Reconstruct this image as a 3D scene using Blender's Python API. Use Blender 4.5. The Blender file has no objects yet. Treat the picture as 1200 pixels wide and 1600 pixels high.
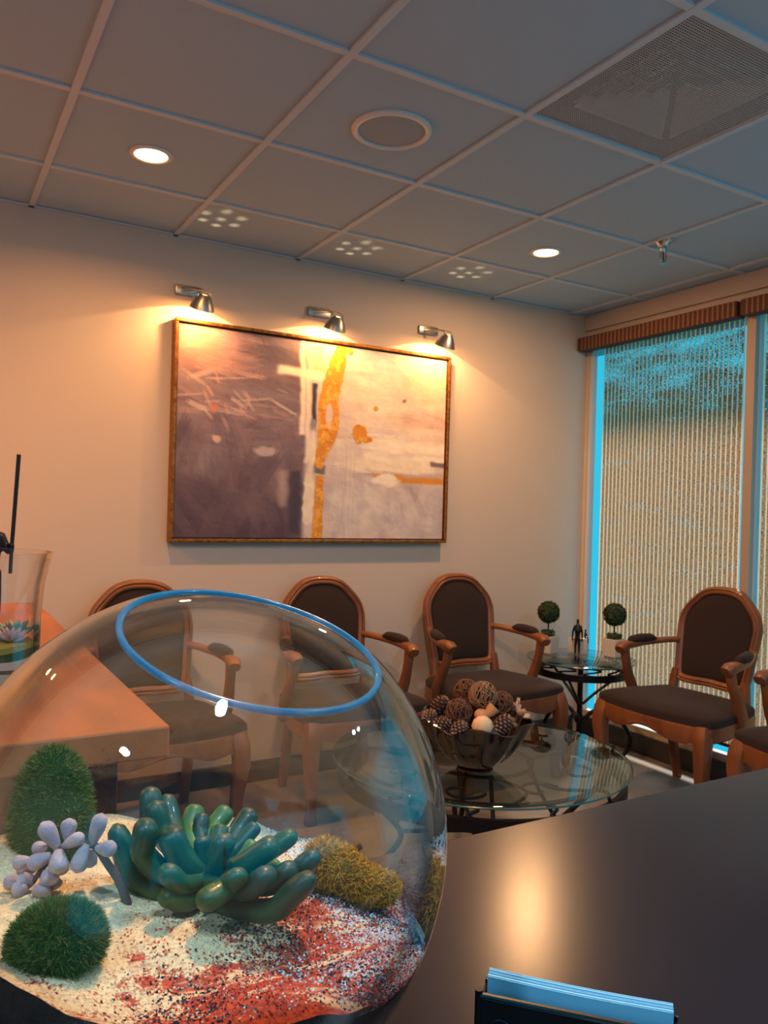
import bpy, bmesh, math, random
import numpy as np
from mathutils import Vector, Matrix
random.seed(7); rng = np.random.default_rng(7)
PI = math.pi
S = bpy.context.scene
COL = S.collection

# ------------------------------------------------------------------ camera, sky, sun, exposure
CH = 1.35                      # eye height
cam_d = bpy.data.cameras.new('camera'); cam = bpy.data.objects.new('camera', cam_d); COL.objects.link(cam)
fw = Vector((0.50387, 0.86377, -0.00382)); rt = Vector((0.86349, -0.50358, 0.02807)); up = rt.cross(fw)
m = Matrix.Identity(4)
for i in range(3):
    m[i][0] = rt[i]; m[i][1] = up[i]; m[i][2] = -fw[i]
m.translation = (0, 0, CH)
cam.matrix_world = m
cam_d.sensor_fit = 'VERTICAL'; cam_d.sensor_height = 24.0
cam_d.lens = 24.0 * 1237.7 / 1600
cam_d.clip_start = 0.02
cam_d.dof.use_dof = True; cam_d.dof.focus_distance = 0.62; cam_d.dof.aperture_fstop = 22.0
S.camera = cam

W = bpy.data.worlds.new('sky'); S.world = W; W.use_nodes = True
bg = W.node_tree.nodes['Background']
bg.inputs[0].default_value = (0.02, 0.54, 0.80, 1); bg.inputs[1].default_value = 1.1

sun_d = bpy.data.lights.new('sun', 'SUN'); sun = bpy.data.objects.new('sun', sun_d); COL.objects.link(sun)
sun_d.energy = 6.5; sun_d.color = (1.0, 0.84, 0.70); sun_d.angle = math.radians(9)
sun.rotation_euler = Vector((-0.56, -0.42, -0.84)).to_track_quat('-Z', 'Y').to_euler()
sun.location = (6, 1, 5)

S.view_settings.view_transform = 'Standard'; S.view_settings.look = 'None'
S.view_settings.gamma = 1.0; S.view_settings.use_curve_mapping = False
S.view_settings.exposure = 0.0
cy = S.cycles
cy.use_denoising = True
cy.max_bounces = 10; cy.diffuse_bounces = 5; cy.glossy_bounces = 5; cy.transparent_max_bounces = 40
cy.sample_clamp_indirect = 4.0
cy.caustics_reflective = False; cy.caustics_refractive = False

# ------------------------------------------------------------------ helpers
def lin(c):
    return tuple(((v / 255) / 12.92 if v / 255 <= .04045 else ((v / 255 + .055) / 1.055) ** 2.4) for v in c)

def mat(name, rgb, rough=.5, metal=0., spec=.5, noise=None, bump=None, coat=0., sheen=0., emit=None, estr=0., trans=0.):
    """principled material; noise=(scale, rgb2, stretch) mixes a second colour, bump=(scale, strength)"""
    mt = bpy.data.materials.new(name); mt.use_nodes = True
    nt = mt.node_tree; b = nt.nodes['Principled BSDF']
    b.inputs['Base Color'].default_value = (*lin(rgb), 1)
    b.inputs['Roughness'].default_value = rough; b.inputs['Metallic'].default_value = metal
    b.inputs['Specular IOR Level'].default_value = spec
    b.inputs['Coat Weight'].default_value = coat; b.inputs['Sheen Weight'].default_value = sheen
    tc = nt.nodes.new('ShaderNodeTexCoord')
    if noise:
        mp = nt.nodes.new('ShaderNodeMapping'); nt.links.new(tc.outputs['Object'], mp.inputs[0])
        mp.inputs['Scale'].default_value = noise[2] if len(noise) > 2 else (1, 1, 1)
        n = nt.nodes.new('ShaderNodeTexNoise'); n.inputs['Scale'].default_value = noise[0]; n.inputs['Detail'].default_value = 5
        nt.links.new(mp.outputs[0], n.inputs[0])
        r = nt.nodes.new('ShaderNodeValToRGB'); nt.links.new(n.outputs[0], r.inputs[0])
        r.color_ramp.elements[0].position = .33; r.color_ramp.elements[0].color = (*lin(rgb), 1)
        r.color_ramp.elements[1].position = .67; r.color_ramp.elements[1].color = (*lin(noise[1]), 1)
        nt.links.new(r.outputs[0], b.inputs['Base Color'])
    if bump:
        n = nt.nodes.new('ShaderNodeTexNoise'); n.inputs['Scale'].default_value = bump[0]; n.inputs['Detail'].default_value = 4
        nt.links.new(tc.outputs['Object'], n.inputs[0])
        bp = nt.nodes.new('ShaderNodeBump'); bp.inputs['Strength'].default_value = bump[1]; bp.inputs['Distance'].default_value = .01
        nt.links.new(n.outputs[0], bp.inputs['Height']); nt.links.new(bp.outputs[0], b.inputs['Normal'])
    if emit:
        b.inputs['Emission Color'].default_value = (*emit, 1); b.inputs['Emission Strength'].default_value = estr
    return mt

def glass(name, tint=(1, 1, 1), edge=(.6, .7, .75), f0=.04, rough=0.0, power=5.0, bend=None):
    """clear thin glass: transparent body, Fresnel reflection, darker along the long grazing path"""
    mt = bpy.data.materials.new(name); mt.use_nodes = True; nt = mt.node_tree; nt.nodes.clear()
    N = nt.nodes.new; L = nt.links.new
    out = N('ShaderNodeOutputMaterial'); mix = N('ShaderNodeMixShader'); tr = N('ShaderNodeBsdfTransparent'); gl = N('ShaderNodeBsdfGlossy')
    lw = N('ShaderNodeLayerWeight'); lw.inputs['Blend'].default_value = .5
    p = N('ShaderNodeMath'); p.operation = 'POWER'; p.inputs[1].default_value = power; L(lw.outputs['Facing'], p.inputs[0])
    ma = N('ShaderNodeMath'); ma.operation = 'MULTIPLY_ADD'; ma.inputs[1].default_value = 1 - f0; ma.inputs[2].default_value = f0; L(p.outputs[0], ma.inputs[0])
    p2 = N('ShaderNodeMath'); p2.operation = 'POWER'; p2.inputs[1].default_value = 3.0; L(lw.outputs['Facing'], p2.inputs[0])
    mc = N('ShaderNodeMix'); mc.data_type = 'RGBA'; mc.inputs['A'].default_value = (*tint, 1); mc.inputs['B'].default_value = (*edge, 1)
    L(p2.outputs[0], mc.inputs['Factor']); L(mc.outputs['Result'], tr.inputs[0])
    gl.inputs['Roughness'].default_value = rough
    body = tr.outputs[0]
    if bend:                                   # the wall bends light where it is seen edge-on
        rf = N('ShaderNodeBsdfRefraction'); rf.inputs['IOR'].default_value = 1.45; rf.inputs['Roughness'].default_value = 0; L(mc.outputs['Result'], rf.inputs[0])
        mr = N('ShaderNodeMapRange'); mr.interpolation_type = 'SMOOTHSTEP'; mr.inputs[1].default_value = bend[0]; mr.inputs[2].default_value = bend[1]; L(lw.outputs['Facing'], mr.inputs[0])
        mb_ = N('ShaderNodeMixShader'); L(mr.outputs[0], mb_.inputs[0]); L(tr.outputs[0], mb_.inputs[1]); L(rf.outputs[0], mb_.inputs[2]); body = mb_.outputs[0]
    L(ma.outputs[0], mix.inputs[0]); L(body, mix.inputs[1]); L(gl.outputs[0], mix.inputs[2]); L(mix.outputs[0], out.inputs[0])
    return mt

class MB:
    """collects shapes for one mesh object"""
    def __init__(s): s.v = []; s.f = []
    def add(s, V, F):
        o = len(s.v); s.v += [tuple(p) for p in V]; s.f += [tuple(i + o for i in q) for q in F]; return s
    def box(s, c, d, bev=0.0):
        hx, hy, hz = d[0] / 2, d[1] / 2, d[2] / 2
        if bev <= 0:
            V = [(c[0] + x * hx, c[1] + y * hy, c[2] + z * hz) for x in (-1, 1) for y in (-1, 1) for z in (-1, 1)]
            return s.add(V, [(0, 1, 3, 2), (4, 6, 7, 5), (0, 4, 5, 1), (2, 3, 7, 6), (0, 2, 6, 4), (1, 5, 7, 3)])
        bm = bmesh.new(); bmesh.ops.create_cube(bm, size=1)
        bmesh.ops.scale(bm, vec=d, verts=bm.verts); bmesh.ops.bevel(bm, geom=bm.edges[:], offset=bev, segments=2, profile=.5, affect='EDGES')
        bm.verts.index_update(); V = [tuple(v.co + Vector(c)) for v in bm.verts]; F = [[v.index for v in f.verts] for f in bm.faces]; bm.free()
        return s.add(V, F)
    def tube(s, P, R, seg=10, closed=False, caps=True, sq=1.0, asp=1.0, upv=None):
        """P points, R radius or list; sq<1 makes the section squarer, asp scales its second axis"""
        P = [Vector(p) for p in P]; n = len(P)
        R = [R] * n if not hasattr(R, '__len__') else list(R)
        T = []
        for i in range(n):
            a = P[(i - 1) % n] if closed else P[max(i - 1, 0)]; b = P[(i + 1) % n] if closed else P[min(i + 1, n - 1)]
            t = b - a; T.append(t.normalized() if t.length > 1e-9 else Vector((0, 0, 1)))
        u = Vector(upv) if upv else (Vector((0, 0, 1)) if abs(T[0].z) < .9 else Vector((0, 1, 0)))
        V = []
        for i in range(n):
            t = T[i]
            if upv: u = Vector(upv)
            u = (u - t * u.dot(t)); u = u.normalized() if u.length > 1e-6 else t.orthogonal().normalized()
            w = t.cross(u)
            for k in range(seg):
                a = 2 * PI * (k + .5 * (sq < 1)) / seg; ca, sa = math.cos(a), math.sin(a)
                if sq < 1:
                    ca = math.copysign(abs(ca) ** sq, ca); sa = math.copysign(abs(sa) ** sq, sa)
                V.append(P[i] + u * (R[i] * asp * ca) + w * (R[i] * sa))
        F = []
        for i in range(n if closed else n - 1):
            for k in range(seg):
                a, b = i * seg + k, i * seg + (k + 1) % seg; j = ((i + 1) % n) * seg
                F.append((a, b, j + (k + 1) % seg, j + k))
        if caps and not closed:
            F.append(tuple(range(seg - 1, -1, -1))); F.append(tuple((n - 1) * seg + k for k in range(seg)))
        return s.add(V, F)
    def lathe(s, prof, seg=32, c=(0, 0, 0), closed=False, mod=None):
        n = len(prof); V = []
        for i, (r, z) in enumerate(prof):
            for k in range(seg):
                a = 2 * PI * k / seg; rr, zz = (mod(r, z, a) if mod else (r, z))
                V.append((c[0] + rr * math.cos(a), c[1] + rr * math.sin(a), c[2] + zz))
        F = []
        for i in range(n if closed else n - 1):
            j = (i + 1) % n
            for k in range(seg):
                F.append((i * seg + k, i * seg + (k + 1) % seg, j * seg + (k + 1) % seg, j * seg + k))
        if not closed:
            if prof[0][0] > 1e-6: F.append(tuple(range(seg - 1, -1, -1)))
            if prof[-1][0] > 1e-6: F.append(tuple((n - 1) * seg + k for k in range(seg)))
        return s.add(V, F)
    def ball(s, c, r, seg=16, rings=10):
        r = (r, r, r) if not hasattr(r, '__len__') else r
        V = [(c[0], c[1], c[2] + r[2])]
        for i in range(1, rings):
            t = PI * i / rings
            for k in range(seg):
                a = 2 * PI * k / seg; V.append((c[0] + r[0] * math.sin(t) * math.cos(a), c[1] + r[1] * math.sin(t) * math.sin(a), c[2] + r[2] * math.cos(t)))
        V.append((c[0], c[1], c[2] - r[2])); F = []
        for k in range(seg):
            F.append((0, 1 + k, 1 + (k + 1) % seg))
            for i in range(rings - 2):
                a = 1 + i * seg; F.append((a + k, a + seg + k, a + seg + (k + 1) % seg, a + (k + 1) % seg))
            a = 1 + (rings - 2) * seg; F.append((a + k, len(V) - 1, a + (k + 1) % seg))
        return s.add(V, F)
    def build(s, name, mt, parent=None, smooth=True, loc=(0, 0, 0), angle=40):
        me = bpy.data.meshes.new(name); me.from_pydata(s.v, [], s.f); me.update()
        bm = bmesh.new(); bm.from_mesh(me); bmesh.ops.recalc_face_normals(bm, faces=bm.faces); bm.to_mesh(me); bm.free()
        o = bpy.data.objects.new(name, me); COL.objects.link(o); me.materials.append(mt)
        if smooth:
            me.polygons.foreach_set('use_smooth', [True] * len(me.polygons))
            try: me.set_sharp_from_angle(angle=math.radians(angle))
            except Exception: pass
        o.location = loc
        if parent: o.parent = parent
        return o

def cr(P, n=8, closed=False):
    """Catmull-Rom through P, n samples a span"""
    P = [np.array(p, float) for p in P]; out = []; N = len(P)
    for i in range(N if closed else N - 1):
        if closed: a, b, c, d = P[(i - 1) % N], P[i], P[(i + 1) % N], P[(i + 2) % N]
        else: a, b, c, d = P[max(i - 1, 0)], P[i], P[i + 1], P[min(i + 2, N - 1)]
        for k in range(n):
            t = k / n; out.append(.5 * ((2 * b) + (c - a) * t + (2 * a - 5 * b + 4 * c - d) * t * t + (3 * b - a - 3 * c + d) * t ** 3))
    if not closed: out.append(P[-1])
    return [tuple(p) for p in out]

def tag(o, label=None, cat=None, group=None, kind=None):
    if label: o['label'] = label
    if cat: o['category'] = cat
    if group: o['group'] = group
    if kind: o['kind'] = kind
    return o
def thing(name, label, cat, loc=(0, 0, 0), rz=0, group=None):
    o = bpy.data.objects.new(name, None); COL.objects.link(o); o.empty_display_size = .05
    o.location = loc; o.rotation_euler = (0, 0, rz); return tag(o, label, cat, group)
def kids(o): return [x for x in COL.objects if x.parent is o]
def copy_tree(o, parent=None):
    c = o.copy(); COL.objects.link(c); c.parent = parent
    for k in kids(o): copy_tree(k, c)
    return c
def circ(r, n, z=0, c=(0, 0), a0=0): return [(c[0] + r * math.cos(a0 + 2 * PI * k / n), c[1] + r * math.sin(a0 + 2 * PI * k / n), z) for k in range(n)]

# ------------------------------------------------------------------ materials
M = {}
M['wall'] = mat('wall_paint', (208, 190, 174), .85, bump=(260, .08))
M['wall_head'] = mat('header_paint', (196, 178, 160), .85)
M['tile'] = mat('ceiling_tile', (164, 191, 211), .95, bump=(420, .12))
M['grid'] = mat('ceiling_grid', (192, 206, 216), .6)
M['floor'] = mat('floor_stone', (150, 140, 132), .38, noise=(3.2, (118, 108, 102)), bump=(30, .03))
M['baseboard'] = mat('dark_baseboard', (58, 52, 54), .5)
M['wood'] = mat('beech_wood', (138, 84, 50), .42, noise=(9, (104, 58, 33), (1, 1, .25)), coat=.12)
M['fabric'] = mat('brown_fabric', (41, 25, 21), .95, noise=(120, (33, 20, 17)), sheen=.05, bump=(700, .15))
M['counter'] = mat('counter_top', (34, 32, 38), .225, noise=(2.2, (25, 24, 32), (1, 2.6, 1)), bump=(900, .010))
M['desk'] = mat('desk_body', (52, 40, 36), .5, noise=(6, (42, 32, 30)))
M['woodtop'] = mat('side_counter_top', (164, 96, 56), .4, noise=(5, (128, 74, 44), (3, .6, 1)))
M['iron'] = mat('black_iron', (26, 24, 26), .42, metal=.6, bump=(150, .1))
M['chrome'] = mat('chrome', (200, 196, 190), .12, metal=1)
M['nickel'] = mat('brushed_nickel', (176, 172, 166), .34, metal=1)
M['white_trim'] = mat('white_metal', (222, 216, 210), .4)
M['gold'] = mat('gold_leaf', (176, 116, 48), .38, metal=.75, noise=(60, (120, 70, 28)))
M['frame_side'] = mat('frame_bronze', (92, 58, 32), .4, metal=.4)
M['alu'] = mat('window_aluminium', (214, 206, 200), .4)
M['mullion'] = mat('mullion_paint', (178, 156, 138), .6)
M['glass'] = glass('clear_glass', edge=(.55, .55, .57), f0=.05, power=3.5, bend=(.45, .75))
M['pane'] = glass('window_pane', edge=(.8, .9, .92))
M['tglass'] = glass('table_glass', tint=(.93, .97, .96), edge=(.42, .66, .66), f0=.09)
M['gedge'] = mat('glass_edge', (44, 92, 96), .15, coat=.6)
M['bowlglass'] = glass('bowl_glass', tint=(.985, .99, .99), edge=(.72, .78, .82), f0=.04, power=4.0, bend=(.55, .80))
M['amber'] = glass('amber_glass', tint=(.30, .17, .13), edge=(.10, .05, .04), f0=.10, rough=.06, power=3.5)
M['rim'] = mat('rim_glass_lit', (40, 146, 190), .2, coat=.4); M['rim'].node_tree.nodes['Principled BSDF'].inputs['Alpha'].default_value = .42  # blue window light in the cut edge, painted as base colour
M['black'] = mat('black_enamel', (14, 14, 17), .28, coat=.3)
M['bronze'] = mat('dark_bronze', (40, 30, 30), .35, metal=.55)
M['paper'] = mat('card_paper', (118, 186, 216), .7)
M['stonewhite'] = mat('white_plaster', (206, 198, 190), .8, bump=(80, .1))
M['green'] = mat('boxwood_green', (40, 66, 28), .7, noise=(40, (24, 42, 18)))
M['stemwood'] = mat('stem_bark', (62, 44, 32), .8)
M['speaker'] = mat('speaker_grille', (156, 172, 182), .8, bump=(900, .3))
M['soffit'] = mat('eave', (150, 140, 128), .9)

# ------------------------------------------------------------------ room shell
XR, YB, H = 3.563, 3.654, 2.582
X0, Y0 = -2.3, -2.3
def struct(o): return tag(o, kind='structure')
floor = struct(MB().box(((X0 + XR) / 2 + .1, (Y0 + YB) / 2, -.05), (XR - X0 - .1, YB - Y0 + .12, .1)).build('floor', M['floor'], smooth=False))
wall_back = struct(MB().box(((X0 + XR) / 2, YB + .03, H / 2), (XR - X0 + .096, .06, H + .2)).build('wall_back', M['wall'], smooth=False))
wl = MB(); ly0, ly1 = -2.0, -.5
wl.box((X0 - .06, (Y0 - .1 + ly0) / 2, H / 2), (.12, ly0 - Y0 + .1, H + .2)); wl.box((X0 - .06, (YB + ly1) / 2, H / 2), (.12, YB - ly1, H + .2))
wl.box((X0 - .06, (ly0 + ly1) / 2, .10), (.12, ly1 - ly0, .3)); wl.box((X0 - .06, (ly0 + ly1) / 2, 2.57), (.12, ly1 - ly0, .24))
wall_left = struct(wl.build('wall_left', M['wall'], smooth=False))
w4 = struct(thing('window_4', '', '', (X0 - .06, (ly0 + ly1) / 2, .25))); w4.pop('label', None); w4.pop('category', None)  # out of view, added to let in cool fill light
for y in (-.72, .72): MB().box((0, y, 1.1), (.08, .06, 2.198)).build('window_frame', M['alu'], w4, smooth=False)
for z in (.03, 2.17): MB().box((0, 0, z), (.07, 1.37, .058)).build('window_frame', M['alu'], w4, smooth=False)
# wall behind the viewer; its unseen window is made wide for blue fill
wf = MB(); wx0, wx1, wz0, wz1 = -2.1, 3.3, 1.30, 2.47
wf.box(((X0 + wx0) / 2, Y0 - .06, H / 2), (wx0 - X0, .12, H + .2)); wf.box(((XR + wx1) / 2, Y0 - .06, H / 2), (XR - wx1, .12, H + .2))
wf.box(((wx0 + wx1) / 2, Y0 - .06, wz0 / 2 - .05), (wx1 - wx0, .12, wz0 + .1)); wf.box(((wx0 + wx1) / 2, Y0 - .06, (H + .1 + wz1) / 2), (wx1 - wx0, .12, H + .1 - wz1))
wall_front = struct(wf.build('wall_front', M['wall'], smooth=False))
w3 = struct(thing('window_3', '', '', ((wx0 + wx1) / 2, Y0 - .06, wz0)))
w3.pop('label', None); w3.pop('category', None)
for x in (wx0 + .03, -.3, 1.5, wx1 - .03):
    MB().box((x - (wx0 + wx1) / 2, 0, (wz1 - wz0) / 2), (.06, .08, wz1 - wz0 - .002)).build('window_frame', M['alu'], w3, smooth=False)
for z in (.03, wz1 - wz0 - .03):
    MB().box((0, 0, z), (wx1 - wx0 - .13, .07, .058)).build('window_frame', M['alu'], w3, smooth=False)
# window wall on the right: curb below, header above, pier towards the viewer
YJ = 3.628                       # jamb next to the corner
wr = MB()
wr.box((XR + .024, (YJ + YB - .002) / 2, H / 2), (.048, YB - .002 - YJ, H + .2))
wr.box((XR + .024, (YJ - 1.2) / 2, .065), (.048, YJ + 1.2, .13))
wr.box((XR + .024, (YJ - 1.2) / 2, 2.56), (.048, YJ + 1.2, .26))
wr.box((XR + .08, (-1.2 + Y0 - .1) / 2, H / 2), (.16, -1.2 - Y0 + .1, H + .2))
wall_right = struct(wr.build('wall_right', M['wall'], smooth=False))
trim = struct(MB().box((XR - .012, (YB + Y0) / 2, 2.535), (.026, YB - Y0 - .004, .09)).build('trim_1', M['wall_head'], smooth=False))
eave = struct(MB().box((XR + .05 + .17, .9, 2.50), (.34, 6.4, .14)).build('eave', M['soffit'], smooth=False))
struct(MB().box(((X0 + 2.9) / 2 + .3, YB - .009, .05), (XR - X0 - .02, .016, .10), .003).build('baseboard_back', M['baseboard'], smooth=False))
struct(MB().box((XR - .008, 1.6, .055), (.014, 3.98, .11), .003).build('baseboard_right', M['baseboard'], smooth=False))

# ceiling: slab, tiles, grid bars, each tile and bar a piece of its own
ceiling = struct(MB().box(((X0 + XR) / 2 + .1, (Y0 + YB) / 2, H + .16), (XR - X0 + .5, YB - Y0 + .4, .08)).build('ceiling', M['tile'], smooth=False))
TX, TY, GX, GY, BW = .61, .6225, .979, 3.168, .024
xs = [GX + TX * k for k in range(-6, 5)]; ys = [GY - TY * k for k in range(0, 10)]
xl = [x for x in xs if X0 < x < XR - .02]; yl = [y for y in ys if Y0 < y]
XX = [X0] + xl + [XR]; YY = [Y0] + sorted(yl) + [YB]
vent_cell = (GX + TX, GY - 3 * TY)
tile_cache = {}
for i in range(len(XX) - 1):
    for j in range(len(YY) - 1):
        a, b, c, d = XX[i], XX[i + 1], YY[j], YY[j + 1]
        if abs(a - vent_cell[0]) < .01 and abs(c - vent_cell[1]) < .01: vx = (a, b, c, d); continue
        key = (round(b - a, 3), round(d - c, 3))
        if key in tile_cache:
            o = tile_cache[key].copy(); COL.objects.link(o); o.location = ((a + b) / 2, (c + d) / 2, H + .0155)
        else:
            o = MB().box((0, 0, 0), (b - a - .012, d - c - .012, .022), .004).build('ceiling_tile', M['tile'], smooth=False, loc=((a + b) / 2, (c + d) / 2, H + .0155)); tile_cache[key] = o
        o.parent = ceiling
for x in xl: MB().box((0, 0, 0), (BW, YB - Y0, .008)).build('grid_bar', M['grid'], ceiling, smooth=False, loc=(x, (Y0 + YB) / 2, H))
for j, y in enumerate(yl):
    for i in range(len(XX) - 1):
        MB().box((0, 0, 0), (XX[i + 1] - XX[i] - BW - .001, BW, .0075)).build('grid_bar', M['grid'], ceiling, smooth=False, loc=((XX[i] + XX[i + 1]) / 2, y, H + .0005))
for (cx, cyy, dx, dy) in (((X0 + XR) / 2, YB - .011, XR - X0, .02), (XR - .011, (Y0 + YB) / 2, .02, YB - Y0 - .05)):
    MB().box((cx, cyy, H - .001), (dx, dy, .006)).build('wall_angle', M['grid'], ceiling, smooth=False)

# ------------------------------------------------------------------ window with woven shades
def weave_material(name, opening):
    mt = bpy.data.materials.new(name); mt.use_nodes = True; nt = mt.node_tree; nt.nodes.clear(); N = nt.nodes.new; L = nt.links.new
    def mth(op, a, b=None, c=None):
        n = N('ShaderNodeMath'); n.operation = op
        for i, q in enumerate((a, b, c)):
            if q is None: continue
            if isinstance(q, (int, float)): n.inputs[i].default_value = q
            else: L(q, n.inputs[i])
        return n.outputs[0]
    out = N('ShaderNodeOutputMaterial'); tc = N('ShaderNodeTexCoord'); sep = N('ShaderNodeSeparateXYZ'); L(tc.outputs['Object'], sep.inputs[0])
    mp = N('ShaderNodeMapping'); mp.inputs['Scale'].default_value = (1, 75, 300); L(tc.outputs['Object'], mp.inputs[0])
    nz = N('ShaderNodeTexNoise'); nz.inputs['Scale'].default_value = 1; nz.inputs['Detail'].default_value = 2; L(mp.outputs[0], nz.inputs[0])
    mp2 = N('ShaderNodeMapping'); mp2.inputs['Scale'].default_value = (1, 3, 14); L(tc.outputs['Object'], mp2.inputs[0])
    nb = N('ShaderNodeTexNoise'); nb.inputs['Scale'].default_value = 1; nb.inputs['Detail'].default_value = 3; L(mp2.outputs[0], nb.inputs[0])
    # narrow wooden reeds: colour from pale straw to brown
    cr_ = N('ShaderNodeValToRGB'); L(nz.outputs[0], cr_.inputs[0]); e = cr_.color_ramp.elements
    e[0].position = .36; e[0].color = (*lin((96, 62, 48)), 1); e[1].position = .66; e[1].color = (*lin((196, 152, 116)), 1)
    reed = mth('SINE', mth('MULTIPLY', sep.outputs[2], 2 * PI / .0075))
    # holes between reeds; extra ones added towards the top imitate the cyan skylight
    top_sky = mth('MULTIPLY', mth('SUBTRACT', sep.outputs[2], 1.66), .42); top_sky = mth('MINIMUM', mth('MAXIMUM', top_sky, 0.0), .13)
    h = mth('ADD', mth('ADD', mth('MULTIPLY', nz.outputs[0], .75), mth('MULTIPLY', nb.outputs[0], .35)), mth('ADD', top_sky, mth('MULTIPLY', reed, .03)))
    hole = mth('GREATER_THAN', h, opening)
    df = N('ShaderNodeBsdfDiffuse'); tl = N('ShaderNodeBsdfTranslucent'); L(cr_.outputs[0], df.inputs[0]); L(cr_.outputs[0], tl.inputs[0])
    m1 = N('ShaderNodeMixShader'); m1.inputs[0].default_value = .85; L(df.outputs[0], m1.inputs[1]); L(tl.outputs[0], m1.inputs[2])
    tr = N('ShaderNodeBsdfTransparent'); m2 = N('ShaderNodeMixShader'); L(hole, m2.inputs[0]); L(m1.outputs[0], m2.inputs[1]); L(tr.outputs[0], m2.inputs[2]); L(m2.outputs[0], out.inputs[0])
    return mt
M['weave'] = weave_material('woven_reed', .69)
M['weave_val'] = mat('valance_weave', (104, 66, 48), .9, noise=(60, (74, 46, 36), (1, 1, 6)))
M['cord'] = mat('shade_cord', (236, 220, 184), .8)
def cord_material():
    mt = bpy.data.materials.new('cord_cotton'); mt.use_nodes = True; nt = mt.node_tree; nt.nodes.clear(); N = nt.nodes.new; L = nt.links.new
    out = N('ShaderNodeOutputMaterial'); d = N('ShaderNodeBsdfDiffuse'); t = N('ShaderNodeBsdfTranslucent'); mx = N('ShaderNodeMixShader')
    for q in (d, t): q.inputs[0].default_value = (*lin((255, 240, 216)), 1)
    mx.inputs[0].default_value = .85; L(d.outputs[0], mx.inputs[1]); L(t.outputs[0], mx.inputs[2]); L(mx.outputs[0], out.inputs[0]); return mt
M['cord'] = cord_material()

win_spans = [(2.495, YJ), (1.30, 2.495)]
XG = XR + .026
for n, (ya, yb) in enumerate(win_spans):
    w = thing('window_%d' % (n + 1), '', '', (XG, (ya + yb) / 2, .13)); w['kind'] = 'structure'
    for key in ('label', 'category'):
        if key in w: del w[key]
    hw = (yb - ya) / 2; hh = 2.43 - .13
    for sy in (-1, 1): MB().box((0, sy * (hw - .013), hh / 2), (.044, .024, hh - .002), .003).build('window_frame', M['alu'], w, smooth=False)
    for z in (.0085, hh - .02): MB().box((0, 0, z), (.044, 2 * hw - .05, .015), .003).build('window_frame', M['alu'], w, smooth=False)
    MB().box((.005, 0, hh / 2), (.006, 2 * hw - .05, hh - .046)).build('pane', M['pane'], w, smooth=False)
MB().box((XR + .002, 2.497, 1.28), (.05, .05, 2.295)).build('trim_2', M['mullion'], smooth=False)['kind'] = 'structure'
MB().box((XR + .002, 1.30, 1.28), (.05, .05, 2.295)).build('trim_3', M['mullion'], smooth=False)['kind'] = 'structure'

def shade(ya, yb, va, vb, label):
    t = thing('woven_shade', label, 'window shade', (XR - .02, (ya + yb) / 2, .195)); wd = yb - ya; hh = 2.36 - .195
    V = []; nz = 24; F = []; k = int(wd / .0285)          # the reeds hang between the cords
    for c in range(k):
        ya_ = -wd / 2 + wd * c / k + .0029; yb_ = -wd / 2 + wd * (c + 1) / k - .0029; o = len(V)
        for i in range(nz + 1):
            z = hh * i / nz; V += [(.001, ya_, z), (.001, yb_, z)]
        F += [(o + 2 * i, o + 2 * i + 1, o + 2 * i + 3, o + 2 * i + 2) for i in range(nz)]
    MB().add(V, F).build('cloth', M['weave'], t, smooth=False)
    cd = MB(); k = int(wd / .0285)
    for i in range(k + 1):
        y = -wd / 2 + wd * i / k
        cd.box((-.0005, y, hh / 2), (.0035, .0064, hh))
    c = cd.build('cords', M['cord'], t, smooth=False); c['kind'] = 'stuff'
    MB().tube([(.002, -wd / 2, .008), (.002, wd / 2, .008)], .009, 10).build('hem_bar', M['weave_val'], t)
    vm = (va + vb) / 2 - (ya + yb) / 2
    v = MB().box((-.035, vm, hh + .035), (.075, vb - va, .08), .006).build('valance', M['weave_val'], t, smooth=False)
    rb = MB()
    for i in range(int((vb - va) / .03)): rb.box((-.0735, va - (ya + yb) / 2 + .015 + .03 * i, hh + .035), (.003, .012, .078))
    r = rb.build('valance_cords', M['valc'], v, smooth=False); r['kind'] = 'stuff'
    return t
M['valc'] = mat('valance_cord', (140, 96, 72), .9)
shade(2.535, 3.475, 2.535, 3.640, 'large brown woven reed shade on the window nearest the back corner')
shade(1.345, 2.418, 1.32, 2.515, 'brown woven reed shade at the right edge behind the dark armchairs')

# ------------------------------------------------------------------ ceiling fittings
WARM = (1.0, .52, .22)
M['lens'] = mat('lamp_lens', (255, 240, 220), .5, emit=(1.0, .74, .42), estr=6.0)
def downlight(x, y, label, power, color=None, lens='lens', spread=180):
    t = thing('recessed_downlight', label, 'ceiling light', (x, y, H + .003))
    MB().lathe([(.056, -.001), (.060, -.006), (.070, -.0065), (.075, -.003), (.076, .0), (.056, .0)], 36, closed=True).build('trim_ring', M['white_trim'], t)
    MB().lathe([(.0, -.0025), (.03, -.0026), (.0565, -.002), (.0565, -.0005), (.0, -.0005)], 36).build('lens', M[lens], t)
    ld = bpy.data.lights.new('downlight', 'AREA'); ld.energy = power; ld.color = color or WARM; ld.shape = 'DISK'; ld.size = .11; ld.spread = math.radians(spread)
    l = bpy.data.objects.new('downlight_lamp', ld); COL.objects.link(l); l.parent = t; l.location = (0, 0, -.012)
    return t
P1 = 13
COOL = (.50, .75, 1.0)
M['cool_lens'] = mat('cool_lamp_lens', (230, 245, 255), .5, emit=(.6, .85, 1.0), estr=14.0)
downlight(.675, 2.869, 'glowing recessed downlight in the ceiling above the left of the painting', 12, (1.0, .42, .11), spread=160)
downlight(2.52, 2.87, 'glowing recessed downlight in the ceiling near the window corner', 18)
downlight(.675, 1.04, 'recessed downlight in the ceiling above the glass terrarium', 33)
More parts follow.
